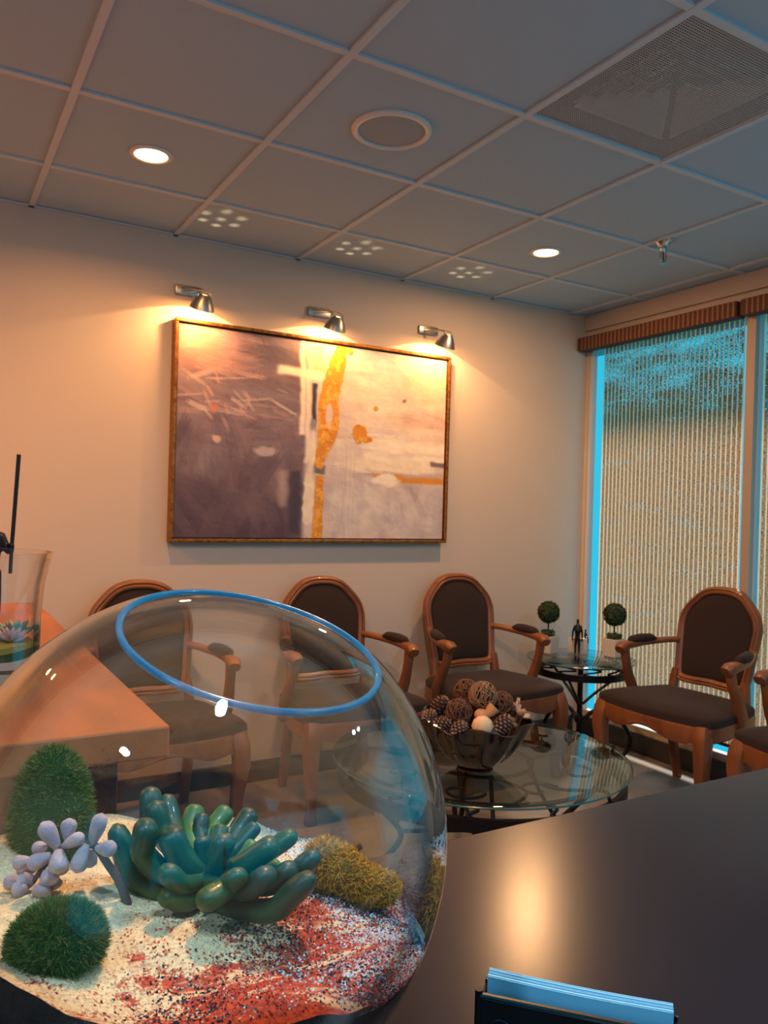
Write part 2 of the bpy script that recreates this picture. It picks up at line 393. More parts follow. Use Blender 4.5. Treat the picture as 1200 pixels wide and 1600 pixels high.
downlight(-1.17, 2.87, 'recessed downlight in the ceiling over the left counter', 46, (1.0, .37, .05), spread=150)
for x, lab in ((-1.06, 'leftmost cool white downlight of the row behind the viewer'), (.13, 'cool white downlight right above the viewer'), (1.32, 'cool white downlight above the right of the counter'), (2.51, 'cool white downlight nearest the window wall behind the viewer')):
    downlight(x, -.05, lab, 13 if x in (.13, 1.32) else 19, COOL, 'cool_lens')

t = thing('ceiling_speaker', 'round grey loudspeaker flush in a ceiling tile', 'speaker', (1.295, 2.24, H + .004))
MB().lathe([(.108, -.001), (.112, -.010), (.122, -.012), (.131, -.006), (.132, 0), (.108, 0)], 48, closed=True).build('trim_ring', M['white_trim'], t)
MB().lathe([(0, -.0085), (.06, -.0075), (.1095, -.004), (.1095, -.001), (0, -.001)], 48).build('grille', M['speaker'], t)

t = thing('fire_sprinkler', 'chrome fire sprinkler hanging from the ceiling by the window', 'sprinkler', (2.845, 2.457, H + .005))
MB().lathe([(.0, 0), (.044, 0), (.044, -.004), (.034, -.012), (.024, -.026), (.0, -.026)], 32).build('escutcheon', M['chrome'], t)
MB().lathe([(.0, -.024), (.014, -.026), (.014, -.05), (.010, -.056), (0, -.056)], 20).build('body', M['chrome'], t)
for s in (-1, 1): MB().tube(cr([(s * .010, 0, -.05), (s * .019, 0, -.066), (s * .015, 0, -.086), (s * .003, 0, -.096)], 5), .0035, 8).build('frame_arm', M['chrome'], t)
MB().tube([(0, 0, -.056), (0, 0, -.092)], .0035, 8).build('glass_bulb', mat('red_bulb', (120, 30, 26), .2), t)
df = MB().lathe([(0, -.094), (.006, -.095), (.016, -.1), (.016, -.1015), (0, -.1015)], 20); df.build('deflector', M['chrome'], t)

# perforated air return / diffuser panel
a, b, c, d = vx
t = thing('air_vent', 'square perforated grey metal air vent in the ceiling grid', 'air vent', ((a + b) / 2, (c + d) / 2, H + .003))
w_, d_ = b - a - .026, d - c - .026
def perf_material():
    mt = bpy.data.materials.new('perforated_sheet'); mt.use_nodes = True; nt = mt.node_tree; b_ = nt.nodes['Principled BSDF']; N = nt.nodes.new; L = nt.links.new
    b_.inputs['Base Color'].default_value = (*lin((176, 180, 184)), 1); b_.inputs['Roughness'].default_value = .5
    tc = N('ShaderNodeTexCoord'); sp = N('ShaderNodeSeparateXYZ'); L(tc.outputs['Object'], sp.inputs[0])
    s_ = []
    for i in (0, 1):
        q = N('ShaderNodeMath'); q.operation = 'MULTIPLY'; q.inputs[1].default_value = 2 * PI / .0085; L(sp.outputs[i], q.inputs[0])
        r = N('ShaderNodeMath'); r.operation = 'SINE'; L(q.outputs[0], r.inputs[0]); s_.append(r.outputs[0])
    ad = N('ShaderNodeMath'); ad.operation = 'ADD'; L(s_[0], ad.inputs[0]); L(s_[1], ad.inputs[1])
    gt = N('ShaderNodeMath'); gt.operation = 'GREATER_THAN'; gt.inputs[1].default_value = .5; L(ad.outputs[0], gt.inputs[0])
    tr = N('ShaderNodeBsdfTransparent'); mx = N('ShaderNodeMixShader'); L(gt.outputs[0], mx.inputs[0]); L(b_.outputs[0], mx.inputs[1]); L(tr.outputs[0], mx.inputs[2])
    L(mx.outputs[0], nt.nodes['Material Output'].inputs[0]); return mt
M['perf'] = perf_material()
M['slat'] = mat('diffuser_slat', (210, 210, 210), .5)
M['plenum'] = mat('plenum_box', (70, 66, 66), .8)
pl = MB().add([(-w_ / 2, -d_ / 2, .002), (w_ / 2, -d_ / 2, .002), (w_ / 2, d_ / 2, .002), (-w_ / 2, d_ / 2, .002)], [(0, 1, 2, 3)]).build('perforated_panel', M['perf'], t, smooth=False)
for (cx, cyy, dx, dy) in ((0, d_ / 2, w_ + .02, .012), (0, -d_ / 2, w_ + .02, .012), (w_ / 2, 0, .012, d_ - .016), (-w_ / 2, 0, .012, d_ - .016)):
    MB().box((cx, cyy, .002), (dx, dy, .008)).build('panel_rim', M['grid'], t, smooth=False)
bx = MB(); bx.box((0, 0, .10), (w_, d_, .01)); 
for (cx, cyy, dx, dy) in ((0, d_ / 2, w_, .01), (0, -d_ / 2, w_, .01), (w_ / 2, 0, .01, d_), (-w_ / 2, 0, .01, d_)): bx.box((cx, cyy, .055), (dx, dy, .09))
bx.build('plenum', M['plenum'], t, smooth=False)
for k in range(5):
    r = .06 + .038 * k
    for (q, rzz) in ((0, 0), (1, PI / 2), (2, PI), (3, -PI / 2)):
        L_ = 2 * r - .03
        s1 = MB().add([(-L_ / 2, -r, .012), (L_ / 2, -r, .012), (L_ / 2 - .03, -r + .03, .045), (-L_ / 2 + .03, -r + .03, .045), (-L_ / 2, -r, .015), (L_ / 2, -r, .015), (L_ / 2 - .03, -r + .03, .048), (-L_ / 2 + .03, -r + .03, .048)],
                      [(0, 1, 2, 3), (4, 7, 6, 5), (0, 4, 5, 1), (1, 5, 6, 2), (2, 6, 7, 3), (3, 7, 4, 0)]).build('slat', M['slat'], t, smooth=False)
        s1.rotation_euler = (0, 0, rzz)

# ------------------------------------------------------------------ painting
PX0, PX1, PZ0, PZ1 = .975, 2.503, 1.172, 2.196
pw, ph = PX1 - PX0, PZ1 - PZ0
t = thing('painting', 'large abstract mauve, cream and gold canvas in a gilt frame', 'painting', ((PX0 + PX1) / 2, YB - .001, PZ0))
fd, fwid = .058, .016
for (cx, cz, dx, dz) in ((0, ph - fwid / 2, pw, fwid), (0, fwid / 2, pw, fwid), (-pw / 2 + fwid / 2, ph / 2, fwid, ph - 2 * fwid), (pw / 2 - fwid / 2, ph / 2, fwid, ph - 2 * fwid)):
    MB().box((cx, -fd / 2, cz), (dx, fd, dz), .004).build('frame_rail', M['gold'], t, smooth=False)
MB().box((0, -.01, ph / 2), (pw - 2 * fwid, .016, ph - 2 * fwid)).build('backing', M['black'], t, smooth=False)

NU, NV = 460, 300
def vnoise(nu, nv, seed):
    r = np.random.default_rng(seed).random((nv + 3, nu + 3))
    gy = np.linspace(0, nv, NV); gx = np.linspace(0, nu, NU); iy = gy.astype(int); ix = gx.astype(int)
    fy = (gy - iy)[:, None]; fx = (gx - ix)[None, :]; fy = fy * fy * (3 - 2 * fy); fx = fx * fx * (3 - 2 * fx)
    A = r[np.ix_(iy, ix)]; B = r[np.ix_(iy, ix + 1)]; C = r[np.ix_(iy + 1, ix)]; D = r[np.ix_(iy + 1, ix + 1)]
    return (A * (1 - fx) + B * fx) * (1 - fy) + (C * (1 - fx) + D * fx) * fy
def fbm(nu, nv, seed): return .55 * vnoise(nu, nv, seed) + .28 * vnoise(nu * 2, nv * 2, seed + 1) + .17 * vnoise(nu * 4, nv * 4, seed + 2)
U, Vv = np.meshgrid(np.linspace(0, 1, NU), np.linspace(0, 1, NV))      # Vv = 0 at the top
wu = U + .03 * (fbm(9, 7, 91) - .5); wv = Vv + .04 * (fbm(9, 7, 95) - .5)
def C3(*c): return np.array(c, float)[None, None, :]
def over(img, col, a): return img * (1 - a[..., None]) + C3(*col) * a[..., None]
def sm(x, a, b): q = np.clip((x - a) / (b - a), 0, 1); return q * q * (3 - 2 * q)
def rect(u0, u1, v0, v1, s=.012, q=None):
    uu, vv = (wu, wv) if q is None else q
    return sm(uu, u0 - s, u0 + s) * (1 - sm(uu, u1 - s, u1 + s)) * sm(vv, v0 - s, v0 + s) * (1 - sm(vv, v1 - s, v1 + s))
def blob(cu, cv, ru, rv, s=.35, k=.5):
    d = np.sqrt(((wu - cu) / ru) ** 2 + ((wv - cv) / rv) ** 2) + k * (fbm(30, 20, int(cu * 977 + cv * 131)) - .5); return 1 - sm(d, 1 - s, 1 + s * .3)
img = np.ones((NV, NU, 3)) * C3(118, 92, 94)
img = over(img, (84, 58, 62), sm(Vv, .55, .95)); img = over(img, (176, 130, 120), (1 - sm(Vv, .05, .42)) * (1 - sm(U, .05, .34)))
img = over(img, (98, 78, 84), rect(.20, .41, -.1, .22, .05))
img = over(img, (150, 132, 128), blob(.10, .60, .13, .15, .5) * .8); img = over(img, (140, 118, 118), blob(.36, .48, .09, .16, .6) * .8)
img = over(img, (164, 128, 112), blob(.36, .72, .09, .10, .6) * .7); img = over(img, (150, 112, 104), blob(.22, .72, .07, .2, .7) * .5)
img = over(img, (86, 62, 66), blob(.22, .55, .10, .06, .6) * .6)
def strokes(im, n, ub, vb, cols, ang, jitter, length, width, alpha, seed, soft=1.0):
    r = random.Random(seed)
    for k in range(n):
        cu, cv = r.uniform(*ub), r.uniform(*vb); a = ang + r.gauss(0, jitter); L_ = r.uniform(*length); w = r.uniform(*width); c = r.choice(cols); bend = r.uniform(-.25, .25)
        i0, i1 = max(0, int((cv - L_) * NV)), min(NV, int((cv + L_) * NV) + 1); j0, j1 = max(0, int((cu - L_) * NU)), min(NU, int((cu + L_) * NU) + 1)
        if i1 <= i0 or j1 <= j0: continue
        uu = U[i0:i1, j0:j1] - cu; vv = (Vv[i0:i1, j0:j1] - cv) * .667
        x = (uu * math.cos(a) + vv * math.sin(a)) / (L_ * .5); y = (-uu * math.sin(a) + vv * math.cos(a)) / w + bend * x * x
        br = np.random.default_rng(seed * 1000 + k).random(64); idx_ = np.clip(((y + 1) * 31).astype(int), 0, 63); reach = .55 + .5 * br[idx_]
        m_ = (np.abs(y) < 1) * np.clip((reach - np.abs(x)) / (.25 * soft), 0, 1) * (.55 + .45 * br[idx_]) * np.clip((1 - np.abs(y)) * 4, 0, 1)
        m_ = (m_ * r.uniform(*alpha))[..., None]; im[i0:i1, j0:j1] = im[i0:i1, j0:j1] * (1 - m_) + C3(*c) * m_
    return im
LM = [(150, 118, 114), (128, 98, 100), (104, 78, 82), (168, 136, 128), (96, 74, 82), (140, 124, 124)]
img = strokes(img, 120, (0, .44), (0, .6), LM, 0.05, .25, (.10, .28), (.012, .035), (.15, .5), 11)
img = strokes(img, 70, (0, .44), (.5, 1), [(92, 66, 68), (78, 54, 58), (116, 86, 84), (130, 104, 102), (110, 90, 96)], 1.5, .4, (.10, .26), (.015, .04), (.15, .5), 12)
img = strokes(img, 26, (.02, .36), (.2, .42), [(206, 170, 156), (190, 146, 132), (222, 192, 172)], .12, .3, (.05, .16), (.003, .010), (.4, .8), 13, .6)
img = strokes(img, 10, (.08, .26), (.2, .5), [(220, 186, 166), (206, 160, 138)], 1.1, .2, (.04, .10), (.004, .009), (.5, .8), 14, .6)
img = strokes(img, 24, (.02, .2), (.02, .2), [(190, 142, 130), (176, 128, 118), (206, 162, 146)], .1, .2, (.10, .25), (.01, .03), (.2, .5), 15)
img = over(img, (206, 122, 84), blob(.125, .385, .014, .022, .5, 1.2) * .8); img = over(img, (236, 196, 166), blob(.128, .53, .026, .022, .5, 1.3) * .8)
img = over(img, (198, 176, 166), blob(.29, .565, .038, .025) * .8)
img = over(img, (64, 50, 58), rect(.385, .425, .66, .98, .012) * .8); img = over(img, (190, 168, 152), rect(.345, .375, .66, .84, .015) * .6)
# right field
R_ = sm(wu, .425, .452)
right = np.ones((NV, NU, 3)) * C3(214, 188, 170)
right = over(right, (222, 176, 138), blob(.9, .28, .22, .2, .8) * .8); right = over(right, (176, 132, 118), blob(.9, .36, .13, .07, .6) * .8)
right = over(right, (236, 216, 184), blob(.70, .25, .13, .2, .6)); right = over(right, (188, 164, 158), sm(U, .78, 1.0) * sm(Vv, .68, .8))
right = over(right, (196, 176, 166), sm(Vv, .60, .8) * (fbm(14, 10, 5) > .48)); right = over(right, (226, 210, 190), blob(.66, .82, .12, .18, .8) * fbm(18, 14, 8) * 1.3)
right = over(right, (160, 136, 128), blob(.88, .74, .07, .06, .6) * .7)
RM = [(238, 220, 194), (226, 204, 182), (206, 176, 160), (216, 190, 172), (228, 192, 156)]
right = strokes(right, 110, (.5, 1), (0, .62), RM, .03, .18, (.10, .30), (.010, .030), (.2, .55), 21)
right = strokes(right, 90, (.5, 1), (.6, 1), [(226, 208, 186), (198, 176, 168), (186, 160, 156), (214, 192, 176)], 1.2, .7, (.06, .2), (.012, .035), (.2, .55), 22)
right = strokes(right, 26, (.62, 1), (.46, .66), [(244, 226, 196), (238, 214, 182), (190, 160, 148)], .02, .08, (.10, .3), (.006, .018), (.4, .8), 23, .5)
right = over(right, (242, 222, 190), rect(.72, 1.02, .475, .53, .014)); right = over(right, (240, 218, 186), rect(.66, 1.02, .545, .60, .014)); right = over(right, (238, 212, 178), rect(.60, .96, .585, .64, .016))
right = over(right, (130, 104, 104), rect(.945, 1.01, .575, .60, .006)); right = over(right, (120, 96, 100), rect(.815, .83, .245, .262, .006))
right = over(right, (216, 140, 48), rect(.70, .82, .655, .672, .006)); right = over(right, (214, 136, 44), rect(.79, 1.02, .665, .70, .01)); right = over(right, (240, 222, 192), blob(.755, .69, .055, .035, .3))
for k in range(14):
    uu = .545 + .006 * k + random.uniform(-.002, .002); right = over(right, random.choice([(240, 222, 196), (200, 172, 158), (226, 200, 178)]), rect(uu, uu + .004, .5 + .02 * random.random(), .95 + .1 * random.random(), .004) * .4)
img = img * (1 - R_[..., None]) + right * R_[..., None]
img = over(img, (232, 196, 158), rect(.445, .53, -.1, .16, .01)); img = over(img, (206, 150, 118), rect(.46, .50, -.1, .15, .012) * .6)
img = over(img, (240, 218, 186), rect(.412, .434, -.1, .48, .008)); img = over(img, (242, 222, 190), rect(.325, .49, .145, .19, .012)); img = over(img, (236, 214, 190), rect(.434, .452, .18, .62, .008))
img = over(img, (52, 42, 52), rect(.458, .474, .21, .44, .007)); img = over(img, (150, 136, 132), rect(.455, .475, .40, .46, .01))
img = over(img, (238, 214, 178), blob(.455, .80, .022, .16, .3)); img = over(img, (238, 214, 182), blob(.462, .56, .014, .1, .3))
vs = [0, .1, .2, .3, .36, .43, .50, .56, .62, .645, .68, .75, .9, 1.0]; gl_ = [.545, .515, .495, .482, .482, .482, .478, .474, .474, .474, .476, .474, .472, .465]; gr = [.585, .578, .565, .552, .556, .556, .545, .515, .508, .506, .505, .505, .505, .508]
jit = .012 * (fbm(50, 34, 33) - .5); lo = np.interp(Vv, vs, gl_) + jit; hi = np.interp(Vv, vs, gr) - jit * 1.3
GOLD = sm(U, lo - .003, lo + .003) * (1 - sm(U, hi - .003, hi + .003)); GOLD *= 1 - blob(.522, .37, .013, .075, .2); GOLD *= 1 - rect(.45, .56, .645, .68, .006)
GOLD = np.maximum(GOLD, blob(.650, .445, .030, .045, .12, 1.1)); GOLD = np.maximum(GOLD, blob(.675, .475, .024, .022, .12, 1.1)); GOLD = np.maximum(GOLD, blob(.70, .305, .013, .018, .15)); GOLD = np.maximum(GOLD, blob(.598, .018, .012, .02, .2))
img = over(img, (112, 104, 104), rect(.475, .508, .625, .675, .008)); img = over(img, (216, 138, 30), GOLD); img = over(img, (236, 164, 52), GOLD * (fbm(60, 40, 44) > .56))
img *= (1 + .10 * (fbm(34, 22, 70) - .5) + .05 * (fbm(16, 70, 73) - .5))[..., None]
img = np.clip(img * C3(1.0, 1.03, 1.08), 0, 255) / 255
img = np.where(img <= .04045, img / 12.92, ((img + .055) / 1.055) ** 2.4)
cw, chh = pw - 2 * fwid - .012, ph - 2 * fwid - .012
relief = -.040 - .0025 * GOLD * fbm(90, 60, 12) - .0012 * fbm(70, 50, 15)
verts = np.stack([(U - .5) * cw, relief, ph / 2 + (.5 - Vv) * chh], -1).reshape(-1, 3)
idx = np.arange(NU * NV).reshape(NV, NU)
faces = np.stack([idx[:-1, :-1], idx[1:, :-1], idx[1:, 1:], idx[:-1, 1:]], -1).reshape(-1, 4)
me = bpy.data.meshes.new('canvas'); me.from_pydata(verts.tolist(), [], faces.tolist()); me.update()
ca = me.color_attributes.new('paint', 'FLOAT_COLOR', 'POINT'); ca.data.foreach_set('color', np.concatenate([img.reshape(-1, 3), np.ones((NU * NV, 1))], 1).astype(np.float32).ravel())
mt = bpy.data.materials.new('oil_paint'); mt.use_nodes = True; at = mt.node_tree.nodes.new('ShaderNodeVertexColor'); at.layer_name = 'paint'
mt.node_tree.links.new(at.outputs[0], mt.node_tree.nodes['Principled BSDF'].inputs['Base Color']); mt.node_tree.nodes['Principled BSDF'].inputs['Roughness'].default_value = .45
me.materials.append(mt); cv = bpy.data.objects.new('canvas', me); COL.objects.link(cv); cv.parent = t
me.polygons.foreach_set('use_smooth', [True] * len(me.polygons))
MB().box((0, -.027, ph / 2), (cw, .022, chh)).build('stretcher', M['stonewhite'], t, smooth=False)

# ------------------------------------------------------------------ picture lights with a vented cap
def picture_light(x, label):
    t = thing('picture_light', label, 'wall lamp', (x, YB, 2.335), group='picture lights')
    MB().box((0, -.008, 0), (.125, .016, .046), .006).build('wall_plate', M['nickel'], t)
    ax = Vector((0.02, -.157, .33)).normalized()          # lamp axis, pointing up out of the cap
    c0 = Vector((.028, -.150, -.075))                     # bulb position
    q = ax.to_track_quat('Z', 'Y').to_matrix()
    def loc(p): return tuple(c0 + q @ Vector(p))
    # conical shade, open below, seven round vents in the cap
    sh = MB(); n = 36
    prof = [(.056, -.034), (.051, -.018), (.034, .014), (.0205, .030)]; prof2 = [(.0198, .029), (.0332, .013), (.050, -.018), (.0552, -.034)]
    tmp = MB().lathe(prof + prof2, n, closed=False); tmp.f = [f for f in tmp.f if len(f) == 4]
    sh.add([loc(p) for p in tmp.v], tmp.f)
    bm = bmesh.new(); es = []
    def ring(cx, cyy, r, k):
        vs_ = [bm.verts.new((cx + r * math.cos(2 * PI * i / k), cyy + r * math.sin(2 * PI * i / k), .030)) for i in range(k)]
        return [bm.edges.new((vs_[i], vs_[(i + 1) % k])) for i in range(k)]
    es += ring(0, 0, .0205, n); es += ring(0, 0, .0021, 10)
    for i in range(6): es += ring(.0098 * math.cos(i * PI / 3 + .3), .0098 * math.sin(i * PI / 3 + .3), .0023, 10)
    bmesh.ops.triangle_fill(bm, edges=es, use_beauty=True, use_dissolve=False); bm.verts.index_update()
    V = [loc(v.co) for v in bm.verts]; F = [[v.index for v in f.verts] for f in bm.faces]; bm.free()
    sh.add(V, F); sh.build('shade', M['nickel'], t)
    bl = MB(); tb = MB().lathe([(0, .004), (.004, .003), (.0055, 0), (.004, -.003), (0, -.004)], 12); bl.add([loc((p[0], p[1], p[2] - .0215)) for p in tb.v], tb.f)
    bl.build('bulb', M['bulb'], t)
    e = Vector(loc((.0, .0, .034)))
    for s in (-1, 1):
        MB().tube(cr([(-.035 + .0 * s, -.014, .008 * s), (-.005, -.07, -.01 + .006 * s), tuple(e + Vector((s * .024, .012, .012))), tuple(c0 + q @ Vector((s * .034, 0, -.004)))], 6), .0026, 8).build('arm', M['nickel'], t)
    ld = bpy.data.lights.new('picture_lamp', 'POINT'); ld.energy = 6.0; ld.color = (1.0, .60, .28); ld.shadow_soft_size = .0016     # capsule under the vented cap
    l = bpy.data.objects.new('picture_lamp', ld); COL.objects.link(l); l.parent = t; l.location = loc((0, 0, -.014))
    ld = bpy.data.lights.new('picture_lamp_face', 'AREA'); ld.energy = 3.5; ld.color = (1.0, .45, .12); ld.shape = 'DISK'; ld.size = .07      # lit mouth of the reflector
    l = bpy.data.objects.new('picture_lamp_face', ld); COL.objects.link(l); l.parent = t; l.location = loc((0, 0, -.0345)); l.rotation_euler = ax.to_track_quat('Z', 'Y').to_euler()
    return t
M['bulb'] = mat('bulb_glow', (255, 230, 190), .5, emit=(1, .7, .35), estr=12)
picture_light(1.045, 'nickel picture light over the left end of the painting')
picture_light(1.715, 'nickel picture light over the middle of the painting')
picture_light(2.375, 'nickel picture light over the right end of the painting')

# ------------------------------------------------------------------ armchairs
def sweep_loop(mb, path, prof, to3):
    """closed 2D path, profile (a outward in plane, b along the plane's normal), to3(x, z, b)"""
    n = len(path); V = []; k = len(prof)
    cx = sum(p[0] for p in path) / n; cz = sum(p[1] for p in path) / n
    for i in range(n):
        p0, p1 = path[i - 1], path[(i + 1) % n]; tx, tz = p1[0] - p0[0], p1[1] - p0[1]; l = math.hypot(tx, tz); nx, nz = tz / l, -tx / l
        if nx * (path[i][0] - cx) + nz * (path[i][1] - cz) < 0: nx, nz = -nx, -nz
        for (a, b) in prof: V.append(to3(path[i][0] + nx * a, path[i][1] + nz * a, b))
    F = [(i * k + j, i * k + (j + 1) % k, ((i + 1) % n) * k + (j + 1) % k, ((i + 1) % n) * k + j) for i in range(n) for j in range(k)]
    mb.add(V, F)
def dome(mb, path, to3, h, edge, n=7, flat=1.0, c=None):
    cx = sum(p[0] for p in path) / len(path); cz = sum(p[1] for p in path) / len(path); k = len(path); V = []
    rows = [(1.0, 0.0), (1.0, edge)] + [(math.cos(.5 * PI * i / n) ** flat, edge + h * math.sin(.5 * PI * i / n)) for i in range(1, n)]
    for (s, b) in rows:
        for p in path: V.append(to3(cx + (p[0] - cx) * s, cz + (p[1] - cz) * s, b))
    V.append(to3(cx, cz, edge + h)); F = []
    for i in range(len(rows) - 1):
        for j in range(k): F.append((i * k + j, i * k + (j + 1) % k, (i + 1) * k + (j + 1) % k, (i + 1) * k + j))
    l = (len(rows) - 1) * k
    for j in range(k): F.append((l + j, l + (j + 1) % k, len(V) - 1))
    F.append(tuple(range(k - 1, -1, -1))); mb.add(V, F)

def make_chair():
    t = thing('armchair', 'x', 'armchair')
    half = [(0, .985), (.055, .981), (.108, .961), (.152, .921), (.190, .874), (.207, .822), (.207, .77), (.198, .68), (.188, .58), (.172, .535), (.10, .528)]
    pts = half + [(0, .532)] + [(-x, z) for x, z in half[:0:-1]]
    path = [p for p in cr(pts, 5, True)]
    yb = lambda z: .205 + (z - .45) * .20
    to3 = lambda x, z, b: (x, yb(z) - b, z)
    prof = [(-.016, -.016), (-.018, .010), (-.012, .017), (-.004, .019), (.002, .013), (.008, .019), (.016, .017), (.021, .008), (.021, -.012), (.012, -.019), (-.008, -.019)]
    bf = MB(); sweep_loop(bf, path, prof, to3); bf.build('back_frame', M['wood'], t)
    inner = [((p[0]) * .925, .757 + (p[1] - .757) * .93) for p in path]
    bc = MB(); dome(bc, inner, lambda x, z, b: to3(x, z, b - .010), .020, .012, 6, .8); bc.build('backrest', M['fabric'], t)
    # seat
    so = [(0, -.272), (.12, -.266), (.22, -.248), (.300, -.232), (.322, -.200), (.318, -.10), (.292, .05), (.262, .18), (.235, .215), (.12, .222)]
    sp = cr(so + [(0, .223)] + [(-x, y) for x, y in so[:0:-1]], 5, True)
    rail = MB(); V = []; n = len(sp)
    def rail_bot(x, y):                                       # serpentine lower edge
        if y < -.18: return .362 + .018 * math.cos(x / .26 * PI * 1.5) - .012 * (abs(x) > .24)
        return .366
    for (x, y) in sp:
        l = math.hypot(x, y + .02); nx, ny = x / l, (y + .02) / l; zb = rail_bot(x, y)
        V += [(x, y, .430), (x + nx * .004, y + ny * .004, .420), (x + nx * .001, y + ny * .001, (zb + .42) / 2), (x + nx * .005, y + ny * .005, zb + .008), (x, y, zb), (x - nx * .026, y - ny * .026, zb), (x - nx * .026, y - ny * .026, .430)]
    k = 7
    rail.add(V, [(i * k + j, i * k + (j + 1) % k, ((i + 1) % n) * k + (j + 1) % k, ((i + 1) % n) * k + j) for i in range(n) for j in range(k)])
    rail.build('seat_rail', M['wood'], t)
    sc = MB(); dome(sc, [(x * 1.0, y * 1.0) for x, y in sp], lambda x, y, b: (x * (1 + .012 * math.sin(min(b, .03) / .03 * PI)), y, .424 + b), .042, .030, 8, .45); sc.build('seat', M['fabric'], t)
    for s in (-1, 1):
        MB().tube(cr([(s * .278, -.210, .425), (s * .286, -.226, .375), (s * .290, -.232, .30), (s * .280, -.218, .17), (s * .276, -.214, .06), (s * .280, -.222, .012), (s * .280, -.222, 0)], 5),
                  np.interp(np.linspace(0, 6, 31), range(7), [.036, .039, .034, .026, .021, .026, .024]), 12, sq=.6).build('leg', M['wood'], t)
        MB().tube(cr([(s * .195, .215, .57), (s * .205, .200, .43), (s * .208, .205, .30), (s * .206, .235, .12), (s * .206, .262, 0)], 5),
                  np.interp(np.linspace(0, 4, 21), range(5), [.018, .024, .024, .021, .019]), 10, sq=.6).build('leg', M['wood'], t)
        MB().tube(cr([(s * .204, yb(.715), .715), (s * .240, .185, .712), (s * .288, .085, .700), (s * .306, -.01, .690), (s * .304, -.070, .682), (s * .300, -.098, .668)], 5),
                  np.interp(np.linspace(0, 5, 26), range(6), [.018, .018, .020, .024, .032, .026]), 12, sq=.75, asp=.85).build('armrest', M['wood'], t)
        MB().tube(cr([(s * .297, -.062, .68), (s * .300, -.045, .60), (s * .308, -.01, .52), (s * .306, .02, .45), (s * .300, .028, .385)], 5),
                  np.interp(np.linspace(0, 4, 21), range(5), [.022, .020, .023, .026, .024]), 10, sq=.65).build('arm_support', M['wood'], t)
        MB().tube(cr([(s * .262, .135, .714), (s * .276, .105, .722), (s * .296, .05, .718), (s * .306, .0, .712), (s * .307, -.022, .703)], 5),
                  np.interp(np.linspace(0, 4, 21), range(5), [.010, .025, .029, .025, .008]), 12, asp=.85).build('arm_pad', M['fabric'], t)
    return t
chair = make_chair()
spots = [(.845, 3.265, 0, 'wooden armchair with dark brown upholstery farthest left, mostly seen through the glass bowl'),
         (1.735, 3.265, 0, 'wooden armchair with dark brown upholstery, middle of the three under the painting'),
         (2.560, 3.265, 0, 'wooden armchair with dark brown upholstery behind the potpourri bowl, left of the side table'),
         (3.185, 2.565, -PI / 2 + math.radians(2), 'wooden armchair with dark brown upholstery in front of the woven shade'),
         (3.150, 1.775, -PI / 2 + math.radians(-4), 'wooden armchair with dark brown upholstery cut off by the right edge')]
for i, (x, y, rz, lab) in enumerate(spots):
    o = chair if i == 0 else copy_tree(chair)
    o.location = (x, y, 0); o.rotation_euler = (0, 0, rz); o['label'] = lab; o['group'] = 'waiting room armchairs'

# ------------------------------------------------------------------ round coffee table, glass on iron scrolls
TCX, TCY, TZ, TR = 1.866, 2.420, .430, .562
t = thing('coffee_table', 'round glass-topped coffee table on black wrought iron scrolls', 'coffee table', (TCX, TCY, 0), .35)
MB().lathe([(0, TZ), (TR - .02, TZ), (TR - .006, TZ - .002), (TR, TZ - .006), (TR, TZ - .009), (TR - .003, TZ - .012), (0, TZ - .012)], 96).build('glass_top', M['tglass'], t)
R1 = TR - .085; R2 = TR - .035
MB().lathe([(TR - .001, TZ - .0105), (TR + .0008, TZ - .009), (TR + .0008, TZ - .006), (TR - .001, TZ - .004)], 96, closed=True).build('glass_edge', M['gedge'], t)
MB().tube(circ(R1, 72, TZ - .026), .008, 8, closed=True).build('upper_ring', M['iron'], t)
MB().lathe([(R2, TZ - .050), (R2 + .018, TZ - .050), (R2 + .018, TZ - .094), (R2, TZ - .094)], 72, closed=True).build('apron_ring', M['iron'], t, angle=30)
for k in range(12):
    a = k * PI / 6; ca, sa = math.cos(a), math.sin(a)
    MB().tube(cr([(R1 * ca, R1 * sa, TZ - .028), ((R1 + .03) * ca - .02 * sa, (R1 + .03) * sa + .02 * ca, TZ - .034), ((R2 + .004) * ca + .015 * sa, (R2 + .004) * sa - .015 * ca, TZ - .044), ((R2 + .008) * ca, (R2 + .008) * sa, TZ - .054)], 5), .0065, 8).build('ring_scroll', M['iron'], t)
MB().tube(circ(R1 * .42, 40, TZ - .03), .007, 8, closed=True).build('inner_ring', M['iron'], t)
for k in range(8):
    a = k * PI / 4; pts = []
    for i in range(26):
        u = i / 25; rr = R1 * (.44 + .55 * u); w = .085 * math.sin(PI * u) * (1 if k % 2 else -1)
        pts.append((rr * math.cos(a) - w * math.sin(a), rr * math.sin(a) + w * math.cos(a), TZ - .030))
    MB().tube(pts, .006, 8).build('scroll', M['iron'], t)
    sp_ = []
    for i in range(34):
        u = i / 33; th = a + PI / 8; rr = .085 * (1 - .82 * u); ph_ = 5.2 * u * (1 if k % 2 else -1) + th + PI / 2
        sp_.append(((R1 * .74) * math.cos(th) + rr * math.cos(ph_), (R1 * .74) * math.sin(th) + rr * math.sin(ph_), TZ - .032))
    MB().tube(sp_, .0055, 8).build('scroll', M['iron'], t)
